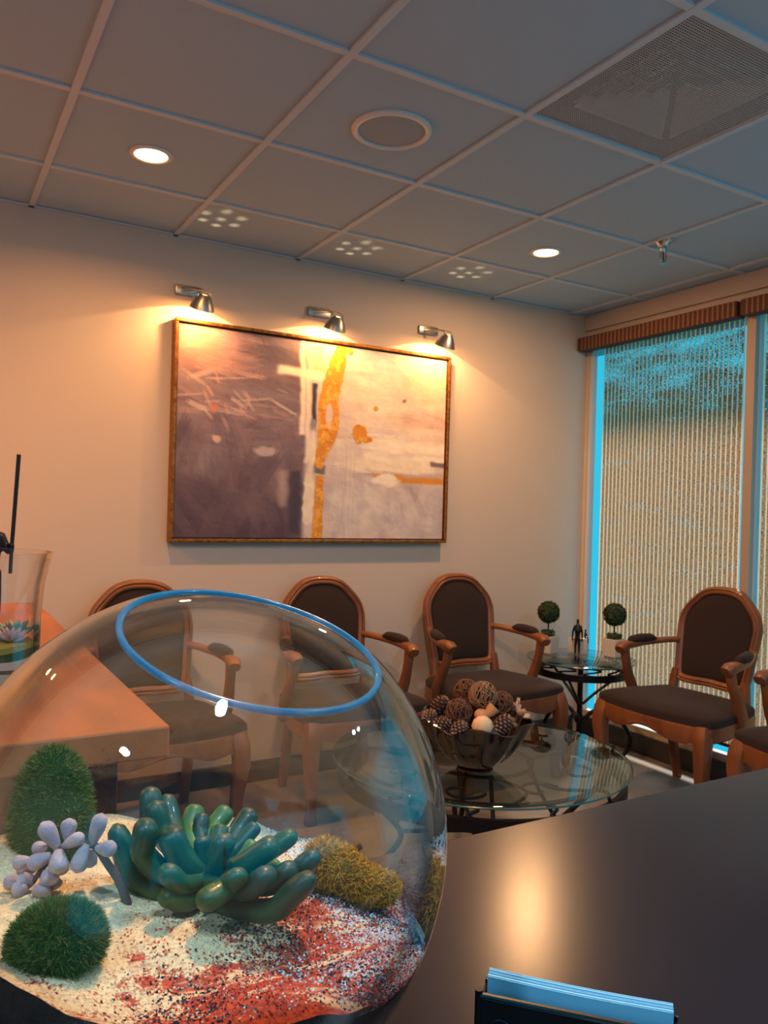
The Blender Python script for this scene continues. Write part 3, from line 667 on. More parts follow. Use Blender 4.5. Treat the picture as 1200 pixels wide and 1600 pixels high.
for k in range(4):
    a = k * PI / 2 + PI / 4
    q = [(R1 * 1.06, TZ - .075), (R1 * 1.0, TZ - .13), (R1 * .80, .22), (R1 * .62, .12), (R1 * .74, .03), (R1 * .93, .012), (R1 * .99, .05), (R1 * .93, .075)]
    MB().tube(cr([(r * math.cos(a), r * math.sin(a), z) for r, z in q], 7), .0115, 10).build('leg', M['iron'], t)
    MB().tube([(0, 0, .13), (R1 * .62 * math.cos(a), R1 * .62 * math.sin(a), .13)], .008, 8).build('stretcher', M['iron'], t)
    MB().tube(cr([(R1 * .40 * math.cos(a), R1 * .40 * math.sin(a), TZ - .034), (R1 * .5 * math.cos(a), R1 * .5 * math.sin(a), .28), (R1 * .66 * math.cos(a), R1 * .66 * math.sin(a), .16)], 8), .008, 8).build('brace', M['iron'], t)
MB().ball((0, 0, .13), .026).build('finial', M['iron'], t)

# potpourri bowl
BXc, BYc = 1.735, 2.275
t = thing('glass_bowl', 'fluted brown glass bowl with a ruffled rim on the coffee table', 'bowl', (BXc, BYc, TZ + .001))
def flute(r, z, a):
    u = max(0, min(1, (z - .012) / .16)); k = .045 * u ** .5 * math.cos(12 * a)
    return r * (1 + k), z + .013 * u ** 4 * math.cos(6 * a + .6)
outp = [(.0, 0), (.066, 0), (.068, .006), (.062, .010), (.072, .016), (.100, .036), (.130, .066), (.156, .102), (.178, .140), (.193, .168), (.200, .178)]
inp = [(.194, .179), (.187, .168), (.171, .141), (.149, .104), (.123, .070), (.094, .042), (.066, .024), (.0, .020)]
MB().lathe(outp + inp, 112, mod=flute).build('bowl_body', M['amber'], t)
M['twig'] = mat('twig', (112, 74, 50), .8, noise=(80, (84, 54, 38))); M['twig2'] = mat('pale_twig', (158, 122, 88), .8, noise=(80, (124, 92, 66)))
M['cone'] = mat('pine_cone', (110, 86, 74), .75, noise=(120, (150, 128, 116))); M['ivory'] = mat('ivory_ball', (222, 188, 150), .6); M['petal'] = mat('dried_petal', (196, 160, 130), .7)
M['tan'] = mat('tan_pod', (196, 146, 104), .65); M['core'] = mat('dark_core', (54, 36, 28), .9); M['berry'] = mat('amber_berry', (120, 72, 34), .15, coat=.8)
def twig_ball(loc, r, lab, mt):
    t = thing('twig_ball', lab, 'decorative ball', loc, group='twig balls in the potpourri bowl')
    MB().ball((0, 0, 0), r * .74, 12, 8).build('core', M['core'], t)
    b = MB()
    for k in range(34):
        ax = Vector(rng.normal(size=3)).normalized(); u = ax.orthogonal().normalized(); w = ax.cross(u); h_ = random.uniform(-.45, .45) * r; rr = math.sqrt(r * r - h_ * h_) * random.uniform(.94, 1.03)
        b.tube([tuple(ax * h_ + u * rr * math.cos(a) + w * rr * math.sin(a)) for a in [2 * PI * i / 18 for i in range(18)]], random.uniform(.0012, .0024), 4, closed=True)
    o = b.build('twigs', mt, t); o['kind'] = 'stuff'
def pine_cone(loc, r, rot, lab):
    t = thing('pine_cone', lab, 'pine cone', loc, group='pine cones in the potpourri bowl'); t.rotation_euler = rot
    MB().ball((0, 0, 0), (r * .6, r * .6, r * .95), 10, 8).build('core', M['core'], t)
    b = MB()
    for k in range(70):
        z = 1 - 2 * (k + .5) / 70; a = k * 2.39996; s_ = math.sqrt(1 - z * z); c = Vector((s_ * math.cos(a), s_ * math.sin(a), z * 1.25)) * r * .8
        n = Vector((s_ * math.cos(a), s_ * math.sin(a), .35)).normalized(); tt = Vector((-math.sin(a), math.cos(a), 0)); u2 = n.cross(tt); w = r * .2
        b.add([c - tt * w * .5 - n * w * .8, c + tt * w * .5 - n * w * .8, c + tt * w + n * w * .4, c - tt * w + n * w * .4, c + n * w * .7 + u2 * w * .3, c - u2 * w * .5], [(0, 1, 2, 4, 3), (5, 1, 0), (5, 2, 1), (5, 0, 3), (5, 4, 2), (5, 3, 4)])
    b.build('scales', M['cone'], t, smooth=False)['kind'] = 'stuff'
bz = TZ
def bp(dx, dy, dz): return (BXc + dx * .863 + dy * .504, BYc - dx * .504 + dy * .863, bz + dz)   # dx to the viewer's right, dy away
twig_ball(bp(.020, -.005, .262), .050, 'pale twig ball on top of the potpourri', M['twig2'])
twig_ball(bp(-.066, -.035, .210), .045, 'brown twig ball left of centre in the potpourri', M['twig'])
twig_ball(bp(-.026, .092, .248), .050, 'dark brown twig ball at the back of the potpourri', M['twig'])
twig_ball(bp(.095, .045, .222), .044, 'brown twig ball to the right in the potpourri', M['twig'])
pine_cone(bp(-.128, .050, .205), .040, (.5, .3, .2), 'grey pine cone at the back left of the bowl')
pine_cone(bp(-.128, -.058, .168), .034, (1.2, .3, .9), 'grey pine cone beside the left rim of the bowl')
pine_cone(bp(-.070, -.090, .160), .034, (.9, -.5, 2), 'pine cone left of the ivory ball at the front of the bowl')
pine_cone(bp(.085, -.070, .178), .038, (.4, .9, .4), 'silvery pine cone right of the ivory ball')
pine_cone(bp(.045, -.115, .142), .028, (1.4, .2, .1), 'small pine cone low at the front of the bowl')
pine_cone(bp(-.170, -.004, .182), .028, (.2, 1.2, .1), 'pine cone leaning on the far left rim of the bowl')
t = thing('carved_ball', 'ivory carved ball at the front of the potpourri bowl', 'decorative ball', bp(.008, -.110, .180))
MB().lathe([(0, -.036), (.015, -.033), (.029, -.022), (.036, 0), (.029, .022), (.015, .033), (0, .036)], 48, mod=lambda r, z, a: (r * (1 + .07 * math.cos(10 * a + z * 40)), z)).build('ball', M['ivory'], t, angle=80)
t = thing('seed_pod', 'tan round seed pod behind the ivory ball', 'seed pod', bp(.010, -.055, .205)); MB().ball((0, 0, 0), (.026, .026, .022)).build('pod', M['tan'], t)
MB().tube([(0, 0, .02), (.004, 0, .03)], [.004, .002], 6).build('stalk', M['stemwood'], t)
t = thing('seed_pod', 'tan cup-shaped seed pod right of the ivory ball', 'seed pod', bp(.044, -.058, .222)); t.rotation_euler = (.3, .7, 0)
MB().lathe([(0, -.03), (.012, -.026), (.020, -.005), (.024, .018), (.020, .018), (.012, 0), (0, -.006)], 20).build('pod', M['tan'], t); MB().tube([(0, 0, -.028), (0, 0, -.04)], .003, 6).build('stalk', M['stemwood'], t)
def shell(loc, r, rot, lab):
    t = thing('dried_flower', lab, 'dried flower', loc, group='dried flowers in the potpourri bowl'); t.rotation_euler = rot
    for k in range(5):
        a = k * 2 * PI / 5; b = MB(); V = []
        for i in range(6):
            for j in range(5):
                u, v = i / 5, (j / 4 - .5); ww = r * .62 * math.sin(PI * (.12 + .8 * u)) * v; rad = r * u
                V.append((rad * math.cos(a) - ww * math.sin(a), rad * math.sin(a) + ww * math.cos(a), r * (.75 * u * u + .5 * v * v)))
        b.add(V, [(i * 5 + j, i * 5 + j + 1, i * 5 + j + 6, i * 5 + j + 5) for i in range(5) for j in range(4)])
        o = b.build('petal', M['petal'], t); md = o.modifiers.new('thick', 'SOLIDIFY'); md.thickness = .0012
shell(bp(.150, .0, .190), .042, (.5, .6, .3), 'pale dried flower at the right rim of the bowl')
shell(bp(.150, .062, .206), .032, (-.4, .4, 1), 'pinkish dried flower at the back right of the bowl')
for k, (dx, dy, dz) in enumerate(((.118, -.045, .175), (.126, -.030, .182), (.112, -.020, .186), (.128, -.055, .170))):
    o = MB().ball((0, 0, 0), .012, 12, 8); t = o.build('glass_berry', M['berry'], loc=bp(dx, dy, dz)); tag(t, 'small shiny amber berry by the right pine cone', 'berry', 'amber berries in the potpourri bowl')

# ------------------------------------------------------------------ corner side table
SX, SY, SZ, SR = 3.195, 3.250, .553, .30
t = thing('side_table', 'small round glass side table on black iron in the corner', 'side table', (SX, SY, 0), -.53)
MB().lathe([(0, SZ), (SR - .01, SZ), (SR, SZ - .005), (SR - .004, SZ - .012), (0, SZ - .012)], 72).build('glass_top', M['tglass'], t)
MB().lathe([(SR - .003, SZ - .011), (SR + .0006, SZ - .006), (SR - .003, SZ - .002)], 72, closed=True).build('glass_edge', M['gedge'], t)
MB().lathe([(SR - .056, SZ - .088), (SR - .04, SZ - .088), (SR - .04, SZ - .052), (SR - .056, SZ - .052)], 56, closed=True).build('lower_ring', M['iron'], t, angle=30)
MB().tube(circ(SR - .05, 48, SZ - .017), .005, 8, closed=True).build('upper_ring', M['iron'], t)
for k in range(12):
    a = k * PI / 6; c0, s0 = math.cos(a), math.sin(a); pts = []
    for i in range(16):
        u = i / 15; w = .03 * math.sin(2 * PI * u); r = SR - .048
        aa = a + w / r * 1.6; pts.append((r * math.cos(aa), r * math.sin(aa), SZ - .018 - .038 * u))
    MB().tube(pts, .005, 8).build('rim_scroll', M['iron'], t)
MB().tube([(0, 0, .07), (0, 0, SZ - .04)], .0155, 12).build('post', M['iron'], t)
MB().lathe([(.0, .06), (.03, .065), (.034, .085), (.02, .10), (.0, .10)], 20).build('collar', M['iron'], t)
for k in range(3):
    a = k * 2 * PI / 3; f_ = lambda r, z: (r * math.cos(a), r * math.sin(a), z)
    MB().tube(cr([f_(.015, .19), f_(.08, .255), f_(.19, .235), f_(.275, .14), f_(.28, .055), f_(.24, .013), f_(.19, .03), f_(.195, .065)], 7), .012, 10).build('leg', M['iron'], t)
    MB().tube(cr([f_(.015, SZ - .26), f_(.08, SZ - .20), f_(.17, SZ - .13), f_(SR - .048, SZ - .06)], 7), .008, 10).build('bracket', M['iron'], t)

def topiary(loc, lab, rz, sc=1.0):
    t = thing('topiary_plant', lab, 'potted plant', loc, rz, group='ball topiaries on the side table'); t.scale = (sc, sc, sc)
    V = []
    for z, w in ((0, .040), (.004, .0425), (.095, .046), (.100, .0455), (.100, .040), (.086, .039)): V.append([(x * w, y * w, z) for x, y in ((-1, -1), (1, -1), (1, 1), (-1, 1))])
    b = MB(); fl = [p for r in V for p in r]; F = [(i * 4 + j, i * 4 + (j + 1) % 4, (i + 1) * 4 + (j + 1) % 4, (i + 1) * 4 + j) for i in range(5) for j in range(4)] + [(3, 2, 1, 0), (20, 21, 22, 23)]
    b.add(fl, F).build('pot', M['stonewhite'], t, smooth=False)
    MB().tube(cr([(0, 0, .08), (.002, .001, .12), (0, 0, .18)], 4), .0045, 8).build('stem', M['stemwood'], t)
    def leaves(n, cfun, size, name):
        b = MB()
        for k in range(n):
            c, nrm = cfun(); nrm = (nrm + Vector(rng.normal(size=3)) * .45).normalized(); u = nrm.orthogonal().normalized(); a = random.random() * 6.28; w = nrm.cross(u)
            u, w = u * math.cos(a) + w * math.sin(a), w * math.cos(a) - u * math.sin(a); s_ = size * random.uniform(.7, 1.2)
            b.add([c - u * s_, c + w * s_ * .55, c + u * s_ + nrm * s_ * .3, c - w * s_ * .55], [(0, 1, 2, 3)])
        o = b.build(name, M['green'], t, smooth=False); o['kind'] = 'stuff'; return o
    def on_ball():
        n = Vector(rng.normal(size=3)).normalized(); return Vector((0, 0, .232)) + n * .061 * random.uniform(.9, 1.04), n
    def low():
        a = random.random() * 6.28; r = random.random() ** .5 * .038; return Vector((r * math.cos(a), r * math.sin(a), .100 + random.random() * .028)), Vector((math.cos(a), math.sin(a), .8))
    MB().ball((0, 0, .232), .056, 16, 12).build('ball_core', M['green'], t)
    leaves(1300, on_ball, .0085, 'ball_leaves'); leaves(130, low, .012, 'moss')
topiary((SX - .085, SY + .180, SZ + .001), 'ball topiary in a white pot on the side table, against the wall', .3, 1.0)
topiary((SX + .195, SY - .055, SZ + .001), 'ball topiary in a white pot on the side table, against the woven shade', .1, 1.02)

# figures with a white block
def skin_figure(name, edges_pts, mt, parent, chains):
    """chains: list of (points, radii); joined as one remeshed body"""
    b = MB()
    for pts, rad in chains:
        P = cr(pts, 5); R = np.interp(np.linspace(0, len(pts) - 1, len(P)), range(len(pts)), rad); b.tube(P, R, 10)
        b.ball(pts[0], rad[0], 10, 6); b.ball(pts[-1], rad[-1], 10, 6)
    o = b.build(name, mt, parent); md = o.modifiers.new('weld', 'REMESH'); md.mode = 'VOXEL'; md.voxel_size = min(r for _, rs in chains for r in rs) * .4; md.use_smooth_shade = True
    return o
t = thing('figurine', 'black slender figure before a white block on the side table', 'figurine', (SX + .066, SY + .100, SZ + .001), -.78); t.scale = (.9, .9, .9)
MB().box((0, .026, .047), (.118, .050, .094), .004).build('block', M['stonewhite'], t)
sk = lambda P: [(x, y - .022, z) for x, y, z in P]
skin_figure('standing_figure', None, M['black'], t, [
    (sk([(0, 0, .182), (0, 0, .150), (0, .0, .115), (0, 0, .098)]), [.014, .021, .015, .016]), (sk([(0, 0, .182), (0, 0, .192)]), [.007, .006]), (sk([(0, -.002, .200), (0, -.001, .214)]), [.0095, .0085]),
    (sk([(.018, 0, .176), (.027, .002, .140), (.028, .004, .105), (.027, .002, .085)]), [.0075, .006, .005, .005]), (sk([(-.018, 0, .176), (-.029, .002, .140), (-.031, .004, .108), (-.030, .002, .088)]), [.0075, .006, .005, .005]),
    (sk([(.009, 0, .10), (.011, 0, .055), (.011, .002, .008), (.011, -.008, .004)]), [.010, .0075, .0055, .004]), (sk([(-.009, 0, .10), (-.012, -.004, .055), (-.012, 0, .008), (-.012, -.010, .004)]), [.010, .0075, .0055, .004])])
ck = lambda P: [(x + .048, y + .02, z + .094) for x, y, z in P]
skin_figure('seated_figure', None, M['black'], t, [(ck([(0, 0, .006), (0, 0, .03), (0, 0, .04)]), [.006, .007, .005]), (ck([(0, 0, .050), (0, 0, .056)]), [.006, .0055]),
    (ck([(.0, -.003, .006), (.013, -.004, .006), (.0165, -.004, -.012), (.0165, -.006, -.026)]), [.0045, .004, .0035, .003]), (ck([(.0, .003, .006), (.013, .004, .006), (.0165, .004, -.012), (.0165, .003, -.026)]), [.0045, .004, .0035, .003]),
    (ck([(.004, -.006, .034), (.010, -.008, .02), (.014, -.006, .010)]), [.0035, .003, .003])])

# ------------------------------------------------------------------ reception counter and left counter
CZ = 1.0
t = thing('reception_counter', 'dark brown reception counter top in the foreground', 'counter', (.35, .40, 0))
MB().box((0, 0, CZ - .02), (2.5, .58, .04), .004).build('counter_top', M['counter'], t, smooth=False)
MB().box((0, .02, (CZ - .04) / 2), (2.4, .44, CZ - .04), .003).build('desk_body', M['desk'], t, smooth=False)
t = thing('left_counter', 'wooden side counter at the left, seen behind the glass bowl', 'counter', (-.40, 2.08, 0))
MB().box((0, 0, CZ - .025), (1.49, 1.68, .05), .004).build('counter_top', M['woodtop'], t, smooth=False)
MB().box((-.02, .01, (CZ - .05) / 2), (1.40, 1.58, CZ - .05), .003).build('cabinet_body', M['desk'], t, smooth=False)

# ------------------------------------------------------------------ glass vase terrarium and bronze figure at the left edge
VXc, VYc = .107, 1.64
t = thing('glass_vase', 'tall flared glass vase at the left edge, filled with layered sand', 'vase', (VXc, VYc, CZ + .001))
vo = [(0, 0), (.092, 0), (.096, .006), (.094, .06), (.094, .13), (.099, .19), (.113, .249)]; vi = [(.109, .2495), (.095, .19), (.090, .13), (.090, .06), (.090, .014), (0, .012)]
MB().lathe(vo + vi, 64).build('vase_body', M['glass'], t)
M['s_white'] = mat('pale_sand', (190, 170, 150), .9, bump=(300, .2)); M['s_green'] = mat('green_sand', (54, 72, 36), .9, bump=(300, .2)); M['s_yellow'] = mat('yellow_moss', (150, 142, 58), .9, bump=(200, .4))
def layers():
    z = .0145; rs = []
    for k, (h_, mt, nm) in enumerate(((.018, 's_white', 'sand_layer'), (.010, 's_green', 'sand_layer'), (.016, 's_white', 'sand_layer'), (.014, 's_green', 'sand_layer'), (.008, 's_yellow', 'moss_layer'))):
        w = lambda r, zz, a, k=k, z=z, h_=h_: (r, zz + (.003 * math.sin(3 * a + k) if zz > z + .001 else (.003 * math.sin(3 * a + k - 1) if k else 0)))
        MB().lathe([(0, z), (.0893, z), (.0893, z + h_), (0, z + h_)], 48, mod=w).build(nm, M[mt], t); z += h_
    return z
ztop = layers()
M['pinkleaf'] = mat('pink_succulent', (206, 164, 158), .6); M['greyleaf'] = mat('grey_green_succulent', (128, 142, 116), .6)
def rosette(loc, r, n, lab, mt, tilt=(0, 0, 0)):
    t = thing('small_succulent', lab, 'succulent', loc, group='succulents in the glass vase'); t.rotation_euler = tilt
    for k in range(n):
        a = k * 2.39996; u = (k + .5) / n; el = 1.35 - 1.15 * u; L_ = r * (.55 + .5 * u); d = Vector((math.cos(a) * math.cos(el), math.sin(a) * math.cos(el), math.sin(el)))
        MB().tube(cr([tuple(d * .003), tuple(d * L_ * .55 + Vector((0, 0, -.001))), tuple(d * L_ + Vector((0, 0, .004 * u)))], 4), np.interp(np.linspace(0, 2, 9), range(3), [.003, r * .17, .0008]), 8, asp=.6).build('leaf', mt, t)
rosette((VXc + .040, VYc - .022, CZ + ztop + .002), .042, 20, 'pink rosette succulent inside the glass vase', M['pinkleaf'])
rosette((VXc + .052, VYc + .030, CZ + ztop + .004), .050, 18, 'grey-green rosette succulent inside the glass vase', M['greyleaf'])

t = thing('bronze_statuette', 'dark bronze statuette holding a tall upright staff behind the vase', 'statuette', (.165, 2.10, CZ + .001))
fx = lambda P: [(x - .024, y, z) for x, y, z in P]
MB().lathe([(0, 0), (.05, 0), (.052, .012), (.046, .022), (0, .024)], 28, c=(-.024, 0, 0)).build('plinth', M['bronze'], t)
skin_figure('figure', None, M['bronze'], t, [
    (fx([(0, 0, .262), (0, 0, .225), (0, 0, .19), (0, 0, .165)]), [.020, .027, .022, .024]), (fx([(0, 0, .268), (0, 0, .285)]), [.010, .009]), (fx([(0, -.002, .300), (0, 0, .318)]), [.014, .013]),
    (fx([(.024, 0, .258), (.042, -.006, .222), (.046, -.016, .238)]), [.011, .009, .007]), (fx([(-.024, 0, .258), (-.042, -.004, .215), (-.03, -.02, .18)]), [.011, .009, .007]),
    (fx([(.012, 0, .17), (.016, -.006, .10), (.016, 0, .03)]), [.016, .012, .008]), (fx([(-.012, 0, .17), (-.016, -.002, .10), (-.016, .002, .03)]), [.016, .012, .008])])
MB().tube([(.021, -.016, .17), (.0225, -.016, .228), (.033, -.016, .455)], [.0042, .0046, .0050], 8).build('staff', M['bronze'], t)

# ------------------------------------------------------------------ glass terrarium bowl in the foreground
BC = Vector((.154, .474, 1.148)); BR = .15
t = thing('terrarium_bowl', 'large round glass terrarium bowl with a slanted opening on the counter', 'terrarium', (BC.x, BC.y, CZ + .001))
na = Vector((.115, -.296, .948)).normalized(); ko = .859
def bowl_mesh():
    rin = BR - .0042; th0 = math.acos(ko); nr, seg = 60, 120
    e1 = na.orthogonal().normalized(); e2 = na.cross(e1); V = []; F = []
    zfl = CZ + .001 - BC.z
    def row(rad, th):
        for k in range(seg):
            a = 2 * PI * k / seg; p = (na * math.cos(th) + (e1 * math.cos(a) + e2 * math.sin(a)) * math.sin(th)) * rad
            if rad == BR: p.z = max(p.z, zfl)
            else: p.z = max(p.z, zfl + .006)
            V.append((p.x, p.y, p.z + BC.z - CZ - .001))
    ths = [th0 + (PI - .02 - th0) * (i / (nr - 1)) for i in range(nr)]
    for th in ths[::-1]: row(BR, th)
    for th in ths: row(rin, th)
    n = 2 * nr
    for i in range(n - 1):
        for k in range(seg): F.append((i * seg + k, i * seg + (k + 1) % seg, (i + 1) * seg + (k + 1) % seg, (i + 1) * seg + k))
    F.append(tuple(range(seg - 1, -1, -1))); F.append(tuple((n - 1) * seg + k for k in range(seg)))
    return MB().add(V, F), e1, e2, th0
bm_, e1, e2, th0 = bowl_mesh()
bm_.build('bowl_body', M['bowlglass'], t, angle=50)
off = Vector((0, 0, BC.z - CZ - .001)); rr = (BR - .002)
MB().tube([tuple(off + (na * math.cos(th0) + (e1 * math.cos(a) + e2 * math.sin(a)) * math.sin(th0)) * rr) for a in [2 * PI * k / 96 for k in range(96)]], .0021, 10, closed=True).build('rim', M['rim'], t)

# sand: heightfield top, follows the bowl below
def sand_z(x, y):
    z = 1.1095 - .17 * (x - .154) + .0030 * math.sin(x * 62 + y * 31) + .0024 * math.sin(y * 85 - x * 28 + 1) + .0011 * math.sin(x * 190 + 40 * y) * math.sin(y * 170 - 30 * x)
    z += .006 * math.exp(-(((x - .155) / .05) ** 2 + ((y - .455) / .05) ** 2)) + .004 * math.exp(-(((x - .25) / .03) ** 2 + ((y - .44) / .04) ** 2)) - .006 * math.exp(-(((x - .12) / .04) ** 2 + ((y - .39) / .03) ** 2))
    return z
def sand_material():
    mt = bpy.data.materials.new('coloured_sand'); mt.use_nodes = True; nt = mt.node_tree; b_ = nt.nodes['Principled BSDF']; N = nt.nodes.new; L = nt.links.new
    tc = N('ShaderNodeTexCoord'); b_.inputs['Roughness'].default_value = .85
    def noise(s, d=4, off=0, sc=(1, 1, 1)):
        mp = N('ShaderNodeMapping'); mp.inputs['Location'].default_value = (off, off * .7, 0); mp.inputs['Scale'].default_value = sc; L(tc.outputs['Object'], mp.inputs[0])
        n = N('ShaderNodeTexNoise'); n.inputs['Scale'].default_value = s; n.inputs['Detail'].default_value = d; n.inputs['Roughness'].default_value = .65; L(mp.outputs[0], n.inputs[0]); return n.outputs[0]
    def math_(op, a, b=None, c=None):
        n = N('ShaderNodeMath'); n.operation = op
        for i, q in enumerate((a, b, c)):
            if q is None: continue
            if isinstance(q, (int, float)): n.inputs[i].default_value = q
            else: L(q, n.inputs[i])
        return n.outputs[0]
    def ramp(v, a, b):
        r = N('ShaderNodeMapRange'); r.interpolation_type = 'SMOOTHSTEP'; r.inputs[1].default_value = a; r.inputs[2].default_value = b; L(v, r.inputs[0]); return r.outputs[0]
    def mixc(fac, A, B):
        n = N('ShaderNodeMix'); n.data_type = 'RGBA'; L(fac, n.inputs['Factor'])
        for k, q in (('A', A), ('B', B)):
            if isinstance(q, tuple): n.inputs[k].default_value = (*lin(q), 1)
            else: L(q, n.inputs[k])
        return n.outputs['Result']
    sp = N('ShaderNodeSeparateXYZ'); L(tc.outputs['Object'], sp.inputs[0])
    gr = noise(520, 2); gr2 = noise(330, 2, 3.1); big = noise(24, 4, 1.7); big2 = noise(18, 4, 5.2); big3 = noise(30, 3, 9.0)
    base = mixc(ramp(gr, .4, .6), (234, 212, 164), (206, 182, 138))
    # red-orange sand: towards the viewer and the right
    fr = math_('ADD', math_('MULTIPLY', sp.outputs[1], -3.6), math_('MULTIPLY', sp.outputs[0], 2.6))
    red = ramp(math_('ADD', math_('ADD', big, math_('MULTIPLY', gr, .35)), fr), .82, .92)
    base = mixc(red, base, mixc(ramp(gr2, .42, .6), (190, 74, 44), (150, 50, 34)))
    # pale blue-white crystals on the right mound
    rb = math_('ADD', math_('ADD', big2, math_('MULTIPLY', gr2, .4)), math_('MULTIPLY', sp.outputs[0], 3.6))
    blue = math_('MULTIPLY', ramp(rb, .92, 1.02), ramp(gr, .42, .55)); base = mixc(blue, base, (196, 216, 220))
    # cream streaks
    st = noise(26, 3, 2.2, (.5, 2.2, 1)); base = mixc(math_('MULTIPLY', ramp(st, .56, .64), .85), base, (226, 204, 160))
    # dark blue-black grains
    dk = math_('ADD', math_('ADD', big3, math_('MULTIPLY', gr, .55)), math_('SUBTRACT', math_('MULTIPLY', sp.outputs[0], 2.2), math_('MULTIPLY', sp.outputs[1], 1.0)))
    base = mixc(ramp(dk, 1.10, 1.16), base, (36, 42, 58)); sk_ = ramp(noise(700, 1, 8), .70, .74); base = mixc(sk_, base, (44, 38, 44))
    L(base, b_.inputs['Base Color'])
    bp_ = N('ShaderNodeBump'); bp_.inputs['Strength'].default_value = .5; bp_.inputs['Distance'].default_value = .002; L(gr, bp_.inputs['Height']); L(bp_.outputs[0], b_.inputs['Normal'])
    return mt
M['sand'] = sand_material()
sb = MB(); V = []; F = []; nr, seg = 70, 140; Ri = BR - .0048
for i in range(nr + 1):
    for k in range(seg):
        a = 2 * PI * k / seg; r = .1475 * i / nr; x = BC.x + r * math.cos(a); y = BC.y + r * math.sin(a); z = sand_z(x, y)
        rmax = math.sqrt(max(0, Ri * Ri - (z - BC.z) ** 2)); r2 = rmax * i / nr; x = BC.x + r2 * math.cos(a); y = BC.y + r2 * math.sin(a); z = sand_z(x, y)
        rr_ = math.sqrt(max(1e-9, Ri * Ri - (z - BC.z) ** 2))
        if i == nr: x, y = BC.x + rr_ * math.cos(a), BC.y + rr_ * math.sin(a)
        V.append((x - BC.x, y - BC.y, z - 1.007))
for i in range(nr):
    for k in range(seg): F.append((i * seg + k, i * seg + (k + 1) % seg, (i + 1) * seg + (k + 1) % seg, (i + 1) * seg + k))
sand = sb.add(V, F).build('sand', M['sand'], loc=(BC.x, BC.y, 1.007), angle=75); tag(sand, 'cream, red and blue-black coloured sand filling the terrarium', 'sand', kind='stuff')
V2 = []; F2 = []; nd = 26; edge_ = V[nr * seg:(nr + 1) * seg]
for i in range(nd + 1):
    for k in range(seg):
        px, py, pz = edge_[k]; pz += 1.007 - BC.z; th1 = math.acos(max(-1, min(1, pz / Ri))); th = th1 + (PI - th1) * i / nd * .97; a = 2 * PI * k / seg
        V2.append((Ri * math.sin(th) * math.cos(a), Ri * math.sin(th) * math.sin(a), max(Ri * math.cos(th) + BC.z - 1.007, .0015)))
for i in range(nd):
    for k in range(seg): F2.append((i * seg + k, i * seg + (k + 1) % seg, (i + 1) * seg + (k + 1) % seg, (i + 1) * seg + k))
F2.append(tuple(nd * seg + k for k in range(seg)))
shaded_underside = MB().add(V2, F2).build('shaded_underside', mat('shaded_sand_brown', (66, 46, 36), .95, noise=(60, (44, 30, 26)), bump=(300, .4)), sand, angle=75); shaded_underside['kind'] = 'stuff'  # side of the sand below its edge, shade painted in as dark brown
# loose grains of gravel on top
def grains(n, mt, name, cond, size):
    b = MB(); k = 0; T4 = [Vector(p) for p in ((1, 1, 1), (-1, -1, 1), (-1, 1, -1), (1, -1, -1))]
    while k < n:
        a = random.random() * 2 * PI; r = random.random() ** .5 * .136; x, y = BC.x + r * math.cos(a), BC.y + r * math.sin(a)
        if random.random() > cond(x - BC.x, y - BC.y): continue
        s_ = size * random.uniform(.5, 1.2); q = Matrix.Rotation(random.random() * 6.28, 3, 'Z') @ Matrix.Rotation(random.random() * 6.28, 3, 'X'); c = Vector((x - BC.x, y - BC.y, sand_z(x, y) - 1.007 + s_ * .3))
        b.add([c + q @ p * s_ for p in T4], [(0, 1, 2), (0, 3, 1), (0, 2, 3), (1, 3, 2)]); k += 1
    o = b.build(name, mt, sand, smooth=False); o['kind'] = 'stuff'
gc = lambda v: max(0, min(1, v))
cl = lambda x, y, p: .5 + .25 * math.sin(70 * x + 41 * y + p) + .25 * math.sin(57 * y - 38 * x + 2.1 * p)
grains(2600, mat('grain_cream', (238, 222, 184), .7), 'cream_grains', lambda x, y: gc(.75 - 2.5 * x), .0005)
grains(3400, mat('grain_red', (192, 70, 42), .7), 'red_grains', lambda x, y: gc(.1 - 3 * y + 3 * x) * cl(x, y, .4), .00055)
grains(3000, mat('grain_dark', (34, 38, 52), .35), 'dark_grains', lambda x, y: gc(.02 + 6 * x - 5 * y) * cl(x, y, 2.6) ** 2, .0006)
grains(2200, mat('grain_ice', (206, 222, 226), .3), 'pale_grains', lambda x, y: gc(.05 + 8 * x - 1 * y) * cl(x, y, 4.2), .0006)

# green finger succulent: every leaf a piece
def leaf_material(name, tip, mid, base, lo, hi):
    mt = mat(name, mid, .45, coat=.12); nt = mt.node_tree; N = nt.nodes.new; L = nt.links.new
    tc = N('ShaderNodeTexCoord'); sp = N('ShaderNodeSeparateXYZ'); L(tc.outputs['Object'], sp.inputs[0])
    n = N('ShaderNodeTexNoise'); n.inputs['Scale'].default_value = 45; L(tc.outputs['Object'], n.inputs[0])
    a = N('ShaderNodeMath'); a.operation = 'MULTIPLY_ADD'; a.inputs[1].default_value = .012; L(n.outputs[0], a.inputs[0]); L(sp.outputs[2], a.inputs[2])
    mr = N('ShaderNodeMapRange'); mr.inputs[1].default_value = lo; mr.inputs[2].default_value = hi; L(a.outputs[0], mr.inputs[0])
    r = N('ShaderNodeValToRGB'); e = r.color_ramp.elements; e[0].color = (*lin(base), 1); e[1].color = (*lin(tip), 1); q = e.new(.5); q.color = (*lin(mid), 1)
    L(mr.outputs[0], r.inputs[0]); L(r.outputs[0], nt.nodes['Principled BSDF'].inputs['Base Color']); return mt
M['jade'] = leaf_material('jade_leaf', (14, 70, 54), (32, 80, 38), (66, 88, 34), .006, .044)
M['jade2'] = leaf_material('jade_leaf_pale', (36, 104, 62), (92, 128, 56), (114, 130, 54), .006, .044)
